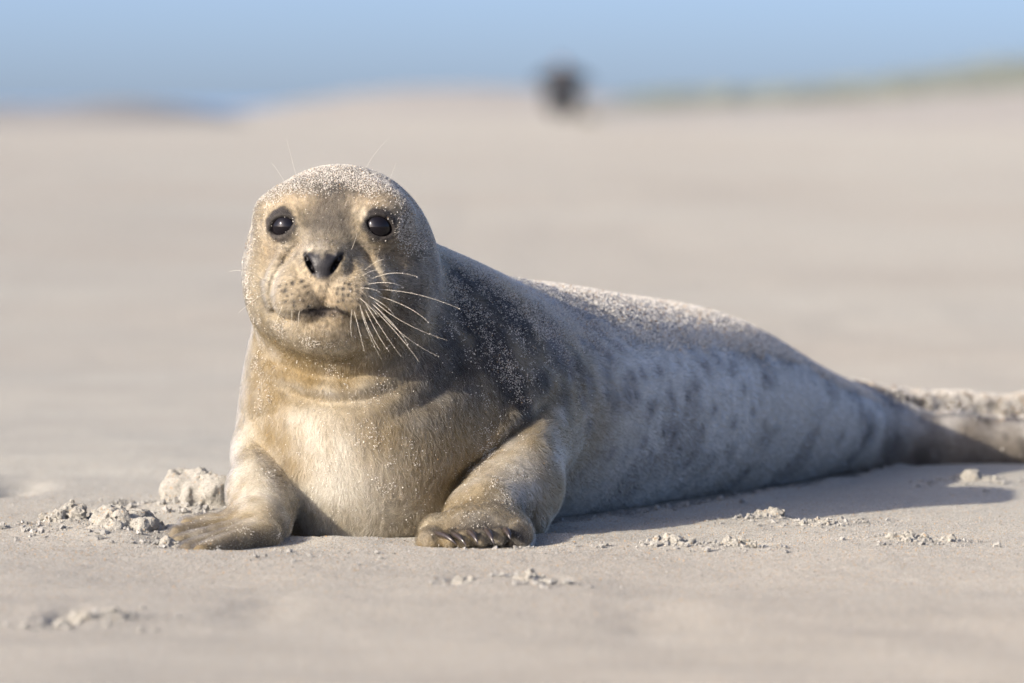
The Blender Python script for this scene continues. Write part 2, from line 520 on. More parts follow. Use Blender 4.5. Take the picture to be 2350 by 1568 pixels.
rear = sstep(0.20, 0.34, sV[:, 1] - 0.35 * (sV[:, 0] - 0.0))
coat = np.tile(np.array(CREAM), (len(sV), 1)).astype(float)
coat = lerp(coat, TAN, np.clip((n1 - 0.45) * 3.2, 0, 0.85) * (1 - rear))
coat = lerp(coat, SILVER, np.clip((n2 - 0.5) * 2.0, 0, 0.6) * (1 - rear))
coat = lerp(coat, FLANK, rear)
n5 = fbm(sV * np.array([1.0, 0.6, 0.8]), 26.0, 4, 44.0); n6 = fbm(sV, 9.0, 3, 50.0)
coat = lerp(coat, (0.13, 0.12, 0.108), rear * 0.5 * sstep(0.54, 0.68, n5 + 0.25 * (n6 - .5)))
# dorsal grey
head_m = sstep(11.5, 9.0, np.sqrt(L_all[:, 0] ** 2 + (L_all[:, 1] * 0.8) ** 2 + (L_all[:, 2] + 2) ** 2))
dors = sstep(0.30, 0.85, zn + 0.7 * (n2 - 0.5)) * rear
coat = lerp(coat, (0.045, 0.043, 0.042), 0.9 * dors)
def patches(lst, colr, strength=1.0, cap_=1.0):
    global coat
    t = np.zeros(len(sV))
    for u, v, r, w in lst:
        t = np.maximum(t, blob(sV, u, v, r, w))
    t = np.clip(t * strength, 0, cap_)
    coat = lerp(coat, colr, t)
# neck and shoulder: dark grey
patches([(1060, 640, 70, .9), (1090, 720, 75, .95), (1140, 800, 80, .95), (1180, 880, 65, .95), (1210, 930, 40, .9), (1010, 640, 45, .6), (1040, 780, 60, .7),
         (1120, 660, 80, .8), (1200, 740, 90, .75), (1280, 800, 80, .7), (1250, 860, 50, .7), (1010, 860, 80, .7), (960, 900, 55, .6), (1160, 700, 90, .85), (1260, 740, 90, .7), (1330, 830, 60, .6), (1180, 960, 45, .6), (1300, 900, 45, .55), (1060, 830, 70, .8), (1080, 900, 60, .6)], DARK, 1.35, 0.95)
patches([(880, 890, 55, .7), (930, 960, 80, .7), (1010, 960, 90, .65), (1100, 980, 60, .4), (860, 960, 55, .6), (980, 1040, 80, .55), (1000, 1110, 50, .6), (940, 1100, 60, .4), (930, 760, 50, .6), (960, 700, 45, .5), (900, 830, 50, .55), (1080, 900, 60, .6), (820, 930, 40, .4), (1060, 1050, 50, .3), (1020, 700, 60, .6), (960, 830, 60, .5)], GREYBR, 1.0, 0.75)  # grey-brown fur, plus shadow painted onto the right cheek, neck and chest
patches([(700, 1010, 110, .7), (760, 1110, 120, .75), (860, 1130, 100, .6), (740, 893, 45, .9), (680, 885, 30, .8), (810, 900, 35, .6), (700, 960, 70, .6), (1180, 1060, 70, .6)], SILVER, 1.0, 0.8)  # silver fur, with the bright chest highlights put into its colour
patches([(620, 930, 60, .7), (610, 1000, 50, .8), (1080, 1010, 70, .6), (1060, 1100, 50, .6), (960, 1090, 90, .5), (640, 800, 60, .5), (700, 850, 90, .8), (660, 1060, 40, .7), (780, 865, 70, .7), (620, 850, 50, .6), (880, 1000, 70, .6), (640, 1020, 50, .7), (820, 950, 60, .4)], TAN, 1.25, 0.95)  # golden tan fur, also painting the shading of the neck folds
# flank blotches
_bl = [(1020, 700, 60), (890, 850, 50), (1020, 930, 55), (1060, 1010, 55), (1150, 950, 60), (1200, 930, 40), (1300, 1060, 45), (860, 990, 40), (1420, 950, 36), (1440, 1040, 26),
       (1590, 880, 45), (1530, 950, 36), (1240, 800, 36), (1180, 830, 36), (1000, 800, 45), (1250, 1260, 38), (1440, 1220, 50), (1480, 1310, 28), (1530, 1410, 28), (1290, 1340, 20),
       (900, 1150, 45), (1710, 700, 45), (1890, 900, 36), (1950, 1080, 36), (1700, 1060, 36), (2030, 830, 30), (930, 620, 55), (1080, 620, 36), (850, 600, 55), (1380, 1200, 36),
       (1040, 1330, 36), (700, 640, 60), (640, 580, 70), (780, 760, 60), (1640, 760, 50), (1800, 780, 40), (1350, 780, 30), (1620, 1180, 30), (1820, 1150, 34)]
patches([(1034 + x / 2.78, 564 + y / 2.78, r / 2.78 * 1.35, .85) for x, y, r in _bl], (0.10, 0.093, 0.09), 1.0, 0.8)
_r2 = random.Random(3)
patches([(_r2.uniform(1330, 2000), _r2.uniform(760, 1120), _r2.uniform(4, 20), _r2.uniform(.2, .6)) for _ in range(60)], (0.12, 0.11, 0.105), 1.0, 0.6)
coat = lerp(coat, (0.115, 0.092, 0.066), 0.92 * sstep(0.93, 1.08, sV[:, 1] + 0.3 * (n1 - .5)))
coat = lerp(coat, (0.06, 0.05, 0.042), 0.7 * sstep(1.0, 1.08, sV[:, 1]) * sstep(0.52, 0.62, n2))
patches([(2000, 1000, 55, .8), (2060, 1030, 55, .8), (1985, 950, 35, .5), (2120, 1050, 40, .6), (1960, 1060, 40, .6)], (0.035, 0.029, 0.025), 1.0, 0.9)
# head
hx, hf_, hz = L_all.T
fore = sstep(3.4, 1.2, np.abs(hx - 0.1) + 1.6 * (n2 - .5)) * sstep(-1.8, 0.8, hz) * head_m
fore = np.maximum(fore, sstep(2.2, 4.4, hz + 1.5 * (n2 - .5)) * head_m)
coat = lerp(coat, (0.066, 0.057, 0.046), 0.90 * fore)
coat = lerp(coat, GREYBR, 0.70 * head_m * sstep(4.2, 7.0, hx + 1.5 * (n2 - .5)))
coat = lerp(coat, GREYBR, 0.45 * head_m * sstep(-5.4, -7.2, hx + 1.0 * (n2 - .5)) * sstep(-5, 0, hz))
for sgn in (-1, 1):
    ex, ef, ez = EYE[sgn]
    d = np.sqrt((hx - ex) ** 2 + (hf_ - ef) ** 2 + (hz - ez) ** 2)
    front_m = (hf_ > 1.0)
    brow = np.exp(-(((hx - ex * 0.95) / 2.3) ** 2 + ((hz - ez - 2.3) / 1.2) ** 2)) * front_m
    coat = lerp(coat, (0.40, 0.315, 0.20), np.clip(0.9 * brow, 0, 1))
    side = np.exp(-(((hx - ex - 1.9 * sgn) / 1.3) ** 2 + ((hz - ez + 1.5) / 2.0) ** 2)) * front_m
    coat = lerp(coat, (0.33, 0.255, 0.155), np.clip(0.7 * side, 0, 1) * (1 if sgn < 0 else .5))
    tear = np.exp(-(((hx - ex + 1.4 * sgn) / 0.9) ** 2 + ((hz - ez + 2.2) / 1.4) ** 2)) * front_m
    coat = lerp(coat, (0.12, 0.10, 0.078), np.clip(0.65 * tear, 0, 1))
    under = np.exp(-(((hx - ex - 0.9 * sgn) / 1.6) ** 2 + ((hz - ez + 2.6) / 0.8) ** 2)) * front_m
    coat = lerp(coat, (0.12, 0.09, 0.06), np.clip(0.6 * under, 0, 1))
    ax = np.array([0.36 * sgn, 0.92, 0.08]); ax /= np.linalg.norm(ax)
    dv = np.stack([hx - ex, hf_ - ef, hz - ez], 1); al = dv @ ax
    dp = np.sqrt(np.maximum((dv * dv).sum(1) - al * al, 0))
    rim = 0.96 * sstep(1.95, 1.45, dp + 0.7 * (n3 - .5)) * (al > 0)
    coat = lerp(coat, (0.018, 0.016, 0.017), rim)
muz = np.exp(-((hx / 4.6) ** 2 + ((hz + 5.0) / 3.4) ** 2)) * (hf_ > 3)
coat = lerp(coat, (0.36, 0.295, 0.20), np.clip(0.9 * muz, 0, 1))
coat = lerp(coat, (0.20, 0.15, 0.09), np.clip(0.7 * np.exp(-((hx / 2.2) ** 2 + ((hz + 6.1) / 0.9) ** 2)) * (hf_ > 6), 0, 1))
coat = lerp(coat, (0.37, 0.30, 0.20), np.clip(np.exp(-((hx / 3.2) ** 2 + ((hz + 8.9) / 1.2) ** 2)) * (hf_ > 3), 0, 1) * 0.7)
# nose leather
nw = np.interp(hz, [-4.4, -3.8, -3.0, -2.0, -1.55], [0.42, 0.62, 1.08, 1.85, 1.7])
nose = sstep(0.28, -0.12, np.abs(hx) - nw + 0.7 * (n3 - .5)) * (hf_ > 6.5) * sstep(-1.35, -1.95, hz + 0.8 * (n3 - .5)) * sstep(-4.6, -3.9, hz + 0.6 * (n3 - .5))
nose = nose * (1 - 0.65 * np.exp(-(hx / 0.22) ** 2) * sstep(-2.6, -1.7, hz))
coat = lerp(coat, np.array((0.018, 0.017, 0.019)) + (0.09 * sstep(0.50, 0.78, n3))[:, None], nose)
for sgn in (-1, 1):
    q_ = np.stack([hx - 1.28 * sgn, hf_ - 9.5, hz + 2.7], 1) @ roty(-0.50 * sgn)
    coat = lerp(coat, (0.012, 0.010, 0.010), sstep(1.5, 1.05, np.sqrt((q_[:, 0] / 0.26) ** 2 + (q_[:, 1] / 1.5) ** 2 + (q_[:, 2] / 1.15) ** 2)))
mouth_d = np.abs(hz - np.interp(np.abs(hx), [0, 1.1, 2.1, 2.7], [-6.92, -6.98, -7.25, -7.5]))
lip = sstep(0.30, 0.10, mouth_d) * (np.abs(hx) < 3.0) * (hf_ > 5.5) * sstep(2.8, 2.2, np.abs(hx))
coat = lerp(coat, (0.028, 0.023, 0.022), lip)
lowlip = np.exp(-((hx / 1.7) ** 4 + ((hz + 7.38) / 0.36) ** 2)) * (hf_ > 5.5)
coat = lerp(coat, (0.075, 0.060, 0.048), np.clip(lowlip * 1.2, 0, 1) * .9)
bare = np.clip(np.maximum(nose, lip), 0, 1)
for sgn in (-1, 1):
    q_ = np.stack([hx - 1.28 * sgn, hf_ - 9.5, hz + 2.7], 1) @ roty(-0.50 * sgn)
    bare = np.maximum(bare, sstep(1.3, 1.0, np.sqrt((q_[:, 0] / 0.26) ** 2 + (q_[:, 1] / 1.5) ** 2 + (q_[:, 2] / 1.15) ** 2)))
WROOT = []; _rw = random.Random(5)
for sgn in (-1, 1):
    for row in range(5):
        for k in range(5):
            x = sgn * (1.35 + 0.62 * k + 0.1 * (row % 2)); z = -4.35 - 0.62 * row - 0.10 * k + (0.10 * k * row * 0.35)
            if row == 0 and k < 1: continue
            if _rw.random() < 0.18: continue
            WROOT.append((x + _rw.uniform(-.17, .17), z + _rw.uniform(-.15, .15), _rw.uniform(.11, .20), _rw.uniform(.5, 1)))
fm = np.where((hf_ > 4) & (hz < -3.5) & (hz > -8.5))[0]
spot = np.zeros(len(sV))
for x, z, sr, sw in WROOT:
    spot[fm] = np.maximum(spot[fm], sw * np.exp(-(((hx[fm] - x) ** 2 + (hz[fm] - z) ** 2) / sr ** 2)))
coat = lerp(coat, (0.02, 0.017, 0.016), np.clip(spot * 1.5, 0, 1))
# paws
patches([(1120, 1205, 60, .9), (1190, 1220, 40, .95), (1060, 1205, 50, .8), (990, 1225, 30, .7), (1030, 1190, 50, .5), (1150, 1150, 40, .5), (1200, 1150, 35, .5), (1230, 1190, 40, .4)], GREYBR, 1.0, 0.85)
patches([(1065, 1238, 9, .9), (1100, 1237, 9, .9), (1138, 1234, 9, .9), (1022, 1240, 8, .7), (990, 1252, 12, .7)], (0.36, 0.29, 0.18), 1.0, 0.9)
patches([(1035, 1222, 8, .9), (1075, 1221, 8, .9), (1110, 1219, 8, .9), (1150, 1217, 9, .9), (1000, 1232, 7, .6)], DARK, 1.0, 0.9)  # dark gaps between the toes, shade painted into the coat
patches([(1195, 1215, 22, .9), (1130, 1205, 14, .6), (1090, 1205, 14, .6), (1040, 1212, 14, .6)], DARK, 1.0, 0.8)
patches([(450, 1210, 50, .8), (430, 1245, 40, .8), (540, 1240, 60, .75), (500, 1225, 60, .5), (600, 1235, 40, .7), (640, 1160, 25, .6), (645, 1100, 22, .5), (650, 1060, 20, .4)], (0.10, 0.082, 0.058), 1.0, 0.88)
patches([(540, 1080, 40, .7), (545, 1010, 35, .6), (575, 1120, 40, .4)], SILVER, 1.0, 0.7)
coat *= (0.86 + 0.28 * n3)[:, None]
n4 = fbm(sV, 420.0, 2, 12.0)
coat *= (1 - 0.16 * head_m)[:, None]
coat *= (1 + head_m * (1 - bare) * 1.5 * (n4 - 0.5))[:, None]
coat = np.clip(coat, 0.004, 0.9)

# ------------------------------------------------------------------ materials
def attr_node(n, name):
    a = n.new("ShaderNodeAttribute"); a.attribute_name = name
    return a
def make_hide():
    m, n, l, p = new_mat("seal_hide")
    a = attr_node(n, "coat"); b = attr_node(n, "bare")
    tc = n.new("ShaderNodeTexCoord")
    nz = n.new("ShaderNodeTexNoise"); nz.inputs["Scale"].default_value = 900; nz.inputs["Detail"].default_value = 3
    l.new(tc.outputs["Object"], nz.inputs["Vector"])
    mx = n.new("ShaderNodeMix"); mx.data_type = 'RGBA'; mx.blend_type = 'MULTIPLY'; mx.inputs[0].default_value = 0.55
    rp = n.new("ShaderNodeMapRange"); rp.inputs[1].default_value = 0.3; rp.inputs[2].default_value = 0.7; rp.inputs[3].default_value = 0.55; rp.inputs[4].default_value = 1.15
    l.new(nz.outputs[0], rp.inputs[0])
    l.new(a.outputs["Color"], mx.inputs[6]); l.new(rp.outputs[0], mx.inputs[7])
    l.new(mx.outputs[2], p.inputs["Base Color"])
    rr = n.new("ShaderNodeMapRange"); rr.inputs[3].default_value = 0.75; rr.inputs[4].default_value = 0.42
    l.new(b.outputs["Fac"], rr.inputs[0]); l.new(rr.outputs[0], p.inputs["Roughness"])
    bp = n.new("ShaderNodeBump"); bp.inputs["Strength"].default_value = 0.5; bp.inputs["Distance"].default_value = 0.0006
    l.new(nz.outputs[0], bp.inputs["Height"]); l.new(bp.outputs[0], p.inputs["Normal"])
    p.inputs["Specular IOR Level"].default_value = 0.3
    return m
def make_fur():
    m = bpy.data.materials.new("seal_fur"); m.use_nodes = True
    n, l = m.node_tree.nodes, m.node_tree.links; n.clear()
    o = n.new("ShaderNodeOutputMaterial"); h = n.new("ShaderNodeBsdfHairPrincipled")
    h.model = 'CHIANG'; h.parametrization = 'COLOR'
    a = attr_node(n, "coat"); l.new(a.outputs["Color"], h.inputs["Color"])
    h.inputs["Roughness"].default_value = 0.38; h.inputs["Radial Roughness"].default_value = 0.55
    h.inputs["Random Roughness"].default_value = 0.2
    l.new(h.outputs[0], o.inputs[0])
    return m
def make_grain(name):
    m, n, l, p = new_mat(name)
    a = attr_node(n, "tint"); l.new(a.outputs["Color"], p.inputs["Base Color"])
    p.inputs["Roughness"].default_value = 0.45; p.inputs["Specular IOR Level"].default_value = 0.5; p.inputs["Diffuse Roughness"].default_value = 1.0
    return m
def make_plain(name, colr, rough=0.5, coat_w=0.0, noise=0.0, nscale=50):
    m, n, l, p = new_mat(name)
    p.inputs["Roughness"].default_value = rough
    p.inputs["Coat Weight"].default_value = coat_w; p.inputs["Coat Roughness"].default_value = 0.02
    nz = n.new("ShaderNodeTexNoise"); nz.inputs["Scale"].default_value = nscale
    tc = n.new("ShaderNodeTexCoord"); l.new(tc.outputs["Object"], nz.inputs["Vector"])
    mr = n.new("ShaderNodeMapRange"); mr.inputs[3].default_value = 1 - noise; mr.inputs[4].default_value = 1 + noise
    l.new(nz.outputs[0], mr.inputs[0])
    mx = n.new("ShaderNodeMix"); mx.data_type = 'RGBA'; mx.blend_type = 'MULTIPLY'; mx.inputs[0].default_value = 1
    mx.inputs[6].default_value = (*colr, 1); l.new(mr.outputs[0], mx.inputs[7]); l.new(mx.outputs[2], p.inputs["Base Color"])
    return m
M_hide, M_fur, M_grain = make_hide(), make_fur(), make_grain("sand_grain")
M_eye = make_plain("eye_dark", (0.006, 0.005, 0.006), 0.05, 0.0)
M_eye.node_tree.nodes["Principled BSDF"].inputs["Specular IOR Level"].default_value = 0.3
M_claw = make_plain("claw_horn", (0.035, 0.027, 0.024), 0.28, 0.2, 0.5, 400)
M_whisker = make_plain("whisker_white", (0.66, 0.60, 0.49), 0.35)
M_whisker_d = make_plain("whisker_dark", (0.05, 0.04, 0.035), 0.4)

# ------------------------------------------------------------------ ground shape
CLUMPS = [  # u, v of the base centre, width px, height m, depth m, lumps, seed, label
    (425, 1176, 150, 0.040, 0.060, 18, 11, "tall blurred sand lump left of the raised flipper, farther half of a pair"),
    (492, 1188, 120, 0.038, 0.050, 18, 12, "knobbly sand lump touching the seal's flipper on the left, nearer half of a pair"),
    (280, 1240, 190, 0.023, 0.070, 10, 13, "wedge of crumbly sand with a dark shaded side left of the seal's flipper"),
    (160, 1222, 150, 0.015, 0.050, 9, 14, "low crumbly sand heap at the far left beside the shaded wedge"),
    (245, 1198, 70, 0.010, 0.030, 5, 15, "small sand lump behind the crumbly heaps on the left"),
    (385, 1262, 70, 0.008, 0.030, 7, 16, "crumbs of sand pushed up against the tip of the left flipper"),
    (1540, 1262, 130, 0.011, 0.035, 8, 17, "ragged sand clump in front of the seal's belly, left of two"),
    (1690, 1263, 110, 0.009, 0.030, 7, 18, "ragged sand clump in front of the seal's belly, right of two"),
    (1075, 1340, 90, 0.006, 0.035, 6, 19, "flat sand crumb below the clawed flipper"),
    (1225, 1338, 110, 0.009, 0.040, 6, 20, "rounded sand crumb with a shadow, right of the flat crumb below the clawed flipper"),
    (175, 1428, 110, 0.010, 0.060, 7, 21, "blurred sand clump in the left foreground"),
    (265, 1424, 80, 0.007, 0.050, 5, 22, "faint sand crumb beside the blurred foreground clump"),
    (2080, 1252, 120, 0.008, 0.035, 8, 23, "low sand clump at the right edge in the sunlight"),
    (2180, 1252, 60, 0.006, 0.025, 5, 24, "tiny sand crumb at the far right beside the low clump"),
    (1760, 1203, 130, 0.010, 0.040, 9, 25, "sand ridge half inside the seal's shadow"),
    (1880, 1215, 110, 0.007, 0.035, 7, 26, "thin line of sand crumbs along the shadow's edge"),
    (2230, 1118, 150, 0.016, 0.070, 6, 27, "sunlit sand bump beside the hind flippers"),
]
def ground_at(u, v):
    d = CAM_Z * FPX / (v - 235.0)
    return np.array([(u - 1175) * d / FPX, CAM_Y + d])
CL_XY = [ground_at(c[0], c[1]) for c in CLUMPS]
DENTS = [(345, 1228, 0.022, 0.07, 0.020), (150, 1416, 0.014, 0.06, 0.012), (1275, 1332, 0.012, 0.04, 0.007), (1055, 1333, 0.012, 0.04, 0.006), (1735, 1256, 0.012, 0.04, 0.007),
         (450, 1158, 0.014, 0.05, 0.020), (215, 1208, 0.018, 0.05, 0.010), (30, 1110, 0.03, 0.12, 0.015), (2140, 1246, 0.012, 0.04, 0.006), (1860, 1200, 0.02, 0.05, 0.006), (600, 1400, 0.03, 0.15, 0.004), (1500, 1420, 0.04, 0.18, 0.005)]
def ground_h(x, y):
    P = np.stack([x, y, np.zeros_like(x)], -1).reshape(-1, 3)
    h = (fbm(P, 2.2, 3, 2.0) - 0.5) * 0.020 + (fbm(P, 0.55, 3, 71.0) - 0.5) * 0.09 * sstep(1.8, 6.0, P[:, 1]) + (fbm(P * np.array([0.7, 1, 1]), 9.0, 3, 6.0) - 0.5) * 0.009
    near = np.exp(-((P[:, 0] / 1.2) ** 2 + ((P[:, 1] - 0.2) / 1.3) ** 2))
    h = h + near * ((fbm(P, 60.0, 3, 8.0) - 0.5) * 0.0024 + (fbm(P, 220.0, 2, 4.0) - 0.5) * 0.0009)
    for (u, v, w, hh, dd, *_), (cx, cy) in zip(CLUMPS, CL_XY):
        ww = w * 0.00041 * 0.95
        h = h + 0.32 * hh * np.exp(-(((P[:, 0] - cx) / ww) ** 2 + ((P[:, 1] - cy) / dd) ** 2))
    for (du, dv, rx, ry, dep) in DENTS:
        c = ground_at(du, dv)
        g = np.exp(-(((P[:, 0] - c[0]) / rx) ** 2 + ((P[:, 1] - c[1]) / ry) ** 2))
        h = h - dep * g * (0.6 + 0.8 * fbm(P, 40.0, 2, 33.0))
    # the sand is flat where the seal lies and pressed in a little under it
    sp, _ = spine(P.astype(np.float32))
    la = np.sqrt((P[:, 0] - sp[:, 0]) ** 2 + (P[:, 1] - sp[:, 1]) ** 2) / sp[:, 3]
    flat = sstep(1.5, 0.9, la)
    for (fu, fv, fr) in ((540, 1255, 0.07), (1090, 1250, 0.07)):
        c = ground_at(fu, fv)
        flat = np.maximum(flat, sstep(1.5, 0.7, np.sqrt((P[:, 0] - c[0]) ** 2 + (P[:, 1] - c[1]) ** 2) / fr))
    h = h * (1 - 0.75 * flat) - 0.002 * flat
    h = h + 0.012 * np.exp(-((la - 1.10) / 0.12) ** 2) * (fbm(P, 26.0, 3, 14.0)) * (P[:, 1] > 0.12)
    shore = sstep(0, 20, P[:, 1] - 168 - 330 * sstep(-7.5, -2.0, P[:, 0]))
    h = h - 0.8 * shore
    return h.reshape(x.shape)
def graded(segs):
    out = []
    for a, b, st in segs:
        out.append(np.linspace(a, b, max(2, int(round(abs(b - a) / st)) + 1))[:-1])
    out.append([segs[-1][1]])
    return np.concatenate(out)
gx = graded([(-900, -120, 130), (-120, -20, 10), (-20, -3, 1.4), (-3, -0.72, 0.12), (-0.72, 0.85, 0.0055), (0.85, 3, 0.12), (3, 20, 1.4), (20, 120, 10), (120, 900, 130)])
gy = graded([(-60, -8, 4), (-8, -1.6, 0.25), (-1.6, -0.55, 0.02), (-0.55, 0.55, 0.006), (0.55, 1.6, 0.02), (1.6, 8, 0.15), (8, 60, 1.2), (60, 240, 4.0), (240, 560, 16)])
GX, GY = np.meshgrid(gx, gy, indexing='ij')
GZ = ground_h(GX, GY)
nx, ny = GX.shape
ii = np.arange(nx * ny).reshape(nx, ny)
gq = np.stack([ii[:-1, :-1], ii[1:, :-1], ii[1:, 1:], ii[:-1, 1:]], -1).reshape(-1, 4)
def make_sand(name, base=(0.305, 0.297, 0.262)):
    m, n, l, p = new_mat(name)
    tc = n.new("ShaderNodeTexCoord")
    def noise(sc_, det=3, rough=0.55):
        t = n.new("ShaderNodeTexNoise"); t.inputs["Scale"].default_value = sc_; t.inputs["Detail"].default_value = det; t.inputs["Roughness"].default_value = rough
        l.new(tc.outputs["Object"], t.inputs["Vector"]); return t
    def ramp(src, a, b, c, d):
        r = n.new("ShaderNodeMapRange"); r.inputs[1].default_value = a; r.inputs[2].default_value = b; r.inputs[3].default_value = c; r.inputs[4].default_value = d
        l.new(src, r.inputs[0]); return r.outputs[0]
    def mix(mode, fac, A, B):
        x = n.new("ShaderNodeMix"); x.data_type = 'RGBA'; x.blend_type = mode
        if isinstance(fac, float): x.inputs[0].default_value = fac
        else: l.new(fac, x.inputs[0])
        for k, q in ((6, A), (7, B)):
            if isinstance(q, tuple): x.inputs[k].default_value = (*q, 1)
            else: l.new(q, x.inputs[k])
        return x.outputs[2]
    big = noise(0.35, 4); mid = noise(6, 4); fine = noise(700, 2, 0.7)
    c = mix('MIX', ramp(big.outputs[0], 0.35, 0.68, 0.0, 1.0), (base[0] * 1.05, base[1] * 1.05, base[2] * 1.05), (base[0] * 0.93, base[1] * 0.88, base[2] * 0.85))
    c = mix('MULTIPLY', 1.0, c, ramp(mid.outputs[0], 0.3, 0.7, 0.93, 1.06))
    v = n.new("ShaderNodeTexVoronoi"); v.inputs["Scale"].default_value = 650
    l.new(tc.outputs["Object"], v.inputs["Vector"])
    sep = n.new("ShaderNodeSeparateColor"); l.new(v.outputs["Color"], sep.inputs[0])
    c = mix('MULTIPLY', 1.0, c, ramp(sep.outputs[0], 0.0, 1.0, 0.80, 1.14))
    c = mix('MIX', ramp(sep.outputs[1], 0.95, 0.965, 0.0, 0.6), c, (0.30, 0.19, 0.09))
    c = mix('MIX', ramp(sep.outputs[2], 0.975, 0.985, 0.0, 0.6), c, (0.08, 0.07, 0.06))
    l.new(c, p.inputs["Base Color"])
    p.inputs["Roughness"].default_value = 0.85; p.inputs["Specular IOR Level"].default_value = 0.25; p.inputs["Diffuse Roughness"].default_value = 0.6
    b1 = n.new("ShaderNodeBump"); b1.inputs["Strength"].default_value = 0.6; b1.inputs["Distance"].default_value = 0.0012
    l.new(v.outputs["Distance"], b1.inputs["Height"])
    b2 = n.new("ShaderNodeBump"); b2.inputs["Strength"].default_value = 0.6; b2.inputs["Distance"].default_value = 0.003
    m2 = noise(160, 3); l.new(m2.outputs[0], b2.inputs["Height"]); l.new(b1.outputs[0], b2.inputs["Normal"])
    l.new(b2.outputs[0], p.inputs["Normal"])
    return m
M_sand = make_sand("beach_sand")
beach = mesh_obj("beach", np.stack([GX, GY, GZ], -1).reshape(-1, 3), gq, M_sand)
tag(beach, "pale flat sandy beach stretching to the sea", kind="structure")

# ------------------------------------------------------------------ sea, dunes, far things
def make_sea():
    m, n, l, p = new_mat("sea_water")
    p.inputs["Base Color"].default_value = (0.10, 0.19, 0.30, 1); p.inputs["Roughness"].default_value = 0.12
    tc = n.new("ShaderNodeTexCoord"); t = n.new("ShaderNodeTexNoise"); t.inputs["Scale"].default_value = 0.8; t.inputs["Detail"].default_value = 5
    l.new(tc.outputs["Object"], t.inputs["Vector"])
    b = n.new("ShaderNodeBump"); b.inputs["Strength"].default_value = 0.05; b.inputs["Distance"].default_value = 0.02
    l.new(t.outputs[0], b.inputs["Height"]); l.new(b.outputs[0], p.inputs["Normal"])
    return m
sea = mesh_obj("sea", [(-6000, 160, -0.35), (6000, 160, -0.35), (6000, 12000, -0.35), (-6000, 12000, -0.35)], [(0, 1, 2, 3)], make_sea())
tag(sea, "blue sea along the far horizon on the left", kind="structure")
def dune(name, prof, depth, thick, label, mat, rough=0.12, seed=0.0, n=90):
    """prof: (u, v) skyline points; a hill of that skyline standing at the given depth"""
    u = np.array([p[0] for p in prof], float); v = np.array([p[1] for p in prof], float)
    x = (u - 1175) * depth / FPX; z = CAM_Z + (235 - v) * depth / FPX
    xs = np.linspace(x[0], x[-1], n * 2); zs = np.interp(xs, x, z)
    k = np.hanning(15); k /= k.sum(); zs = np.convolve(np.pad(zs, 7, mode='edge'), k, 'valid')
    ys = np.linspace(-1, 1, 41)
    X, Y = np.meshgrid(xs, ys, indexing='ij')
    prof_y = np.cos(ys * math.pi / 2) ** 1.3
    Z = (zs[:, None] + 0.5) * prof_y[None] - 0.5
    Pn = np.stack([X, Y * thick, np.full_like(X, seed)], -1).reshape(-1, 3)
    Z = Z + (fbm(Pn, 0.7, 4, seed).reshape(X.shape) - 0.5) * rough * 2
    Yw = CAM_Y + depth + Y * thick
    jj = np.arange(X.size).reshape(X.shape)
    q = np.stack([jj[:-1, :-1], jj[1:, :-1], jj[1:, 1:], jj[:-1, 1:]], -1).reshape(-1, 4)
    o = mesh_obj(name, np.stack([X, Yw, Z], -1).reshape(-1, 3), q, mat)
    tag(o, label, kind="structure")
    return X.ravel(), Yw.ravel(), Z.ravel()
M_sand_far = make_sand("dune_sand", (0.25, 0.245, 0.228))
M_dune_green = make_plain("dune_scrub", (0.17, 0.18, 0.155), 0.9, 0, 0.5, 1.5)  # scrub green made paler and greyer, distance haze put into the colour
dune("dune", [(420, 262), (600, 250), (720, 232), (830, 214), (950, 204), (1100, 201), (1230, 206), (1350, 218), (1480, 236), (1650, 262)], 270, 75, "low pale sand mound behind the distant person", M_sand_far, 0.06, 3.0)
dune("dune", [(-200, 245), (60, 246), (200, 241), (300, 236), (400, 243), (480, 256), (560, 275)], 125, 30, "low brownish sand rise on the left skyline", make_plain("dune_dry", (0.25, 0.235, 0.21), 0.9, 0, 0.3, 0.6), 0.08, 9.0)
dune("dune", [(1350, 262), (1700, 246), (1950, 236), (2150, 222), (2400, 205), (2800, 190), (3600, 170)], 125, 45, "sandy foot of the dunes on the right", M_sand_far, 0.06, 5.0)
gxs, gys, gzs = dune("dune", [(1330, 262), (1500, 236), (1700, 228), (1900, 214), (2050, 196), (2200, 172), (2350, 152), (2700, 120), (3600, 80)], 175, 45, "green grassy dune ridge rising on the right skyline", M_dune_green, 0.25, 7.0)
dune("dune", [(1250, 245), (1500, 214), (1750, 208), (2000, 214), (2300, 210), (3000, 215)], 420, 30, "far bluish green dune line on the skyline", make_plain("far_scrub", (0.13, 0.16, 0.12), 0.9, 0, 0.4, 0.4), 0.4, 8.0)
# dune grass
mg = np.where((gzs > 0.35) & (gxs < 30))[0]
gi = rng.choice(mg, 5000)
gp = np.stack([gxs[gi] + rng.normal(0, .15, 5000), gys[gi] + rng.normal(0, .4, 5000), gzs[gi] - 0.05], 1)
ang = rng.uniform(0, 6.283, 5000); hgt = rng.uniform(0.25, 0.6, 5000)
sidev = np.stack([np.cos(ang), np.sin(ang), 0 * ang], 1) * 0.03
lean = np.stack([rng.normal(0.12, .1, 5000), rng.normal(0, .1, 5000), hgt], 1)
gv = np.stack([gp - sidev, gp + sidev, gp + sidev * .5 + lean * .6, gp + lean], 1).reshape(-1, 3)
gb = np.arange(5000)[:, None] * 4
grass = mesh_obj("marram_grass", gv, np.concatenate([gb + np.array([0, 1, 2]), gb + np.array([0, 2, 3])]), make_plain("grass_blade", (0.15, 0.165, 0.125), 0.7, 0, 0.4, 3))
tag(grass, "green marram grass covering the dune on the right", kind="stuff")

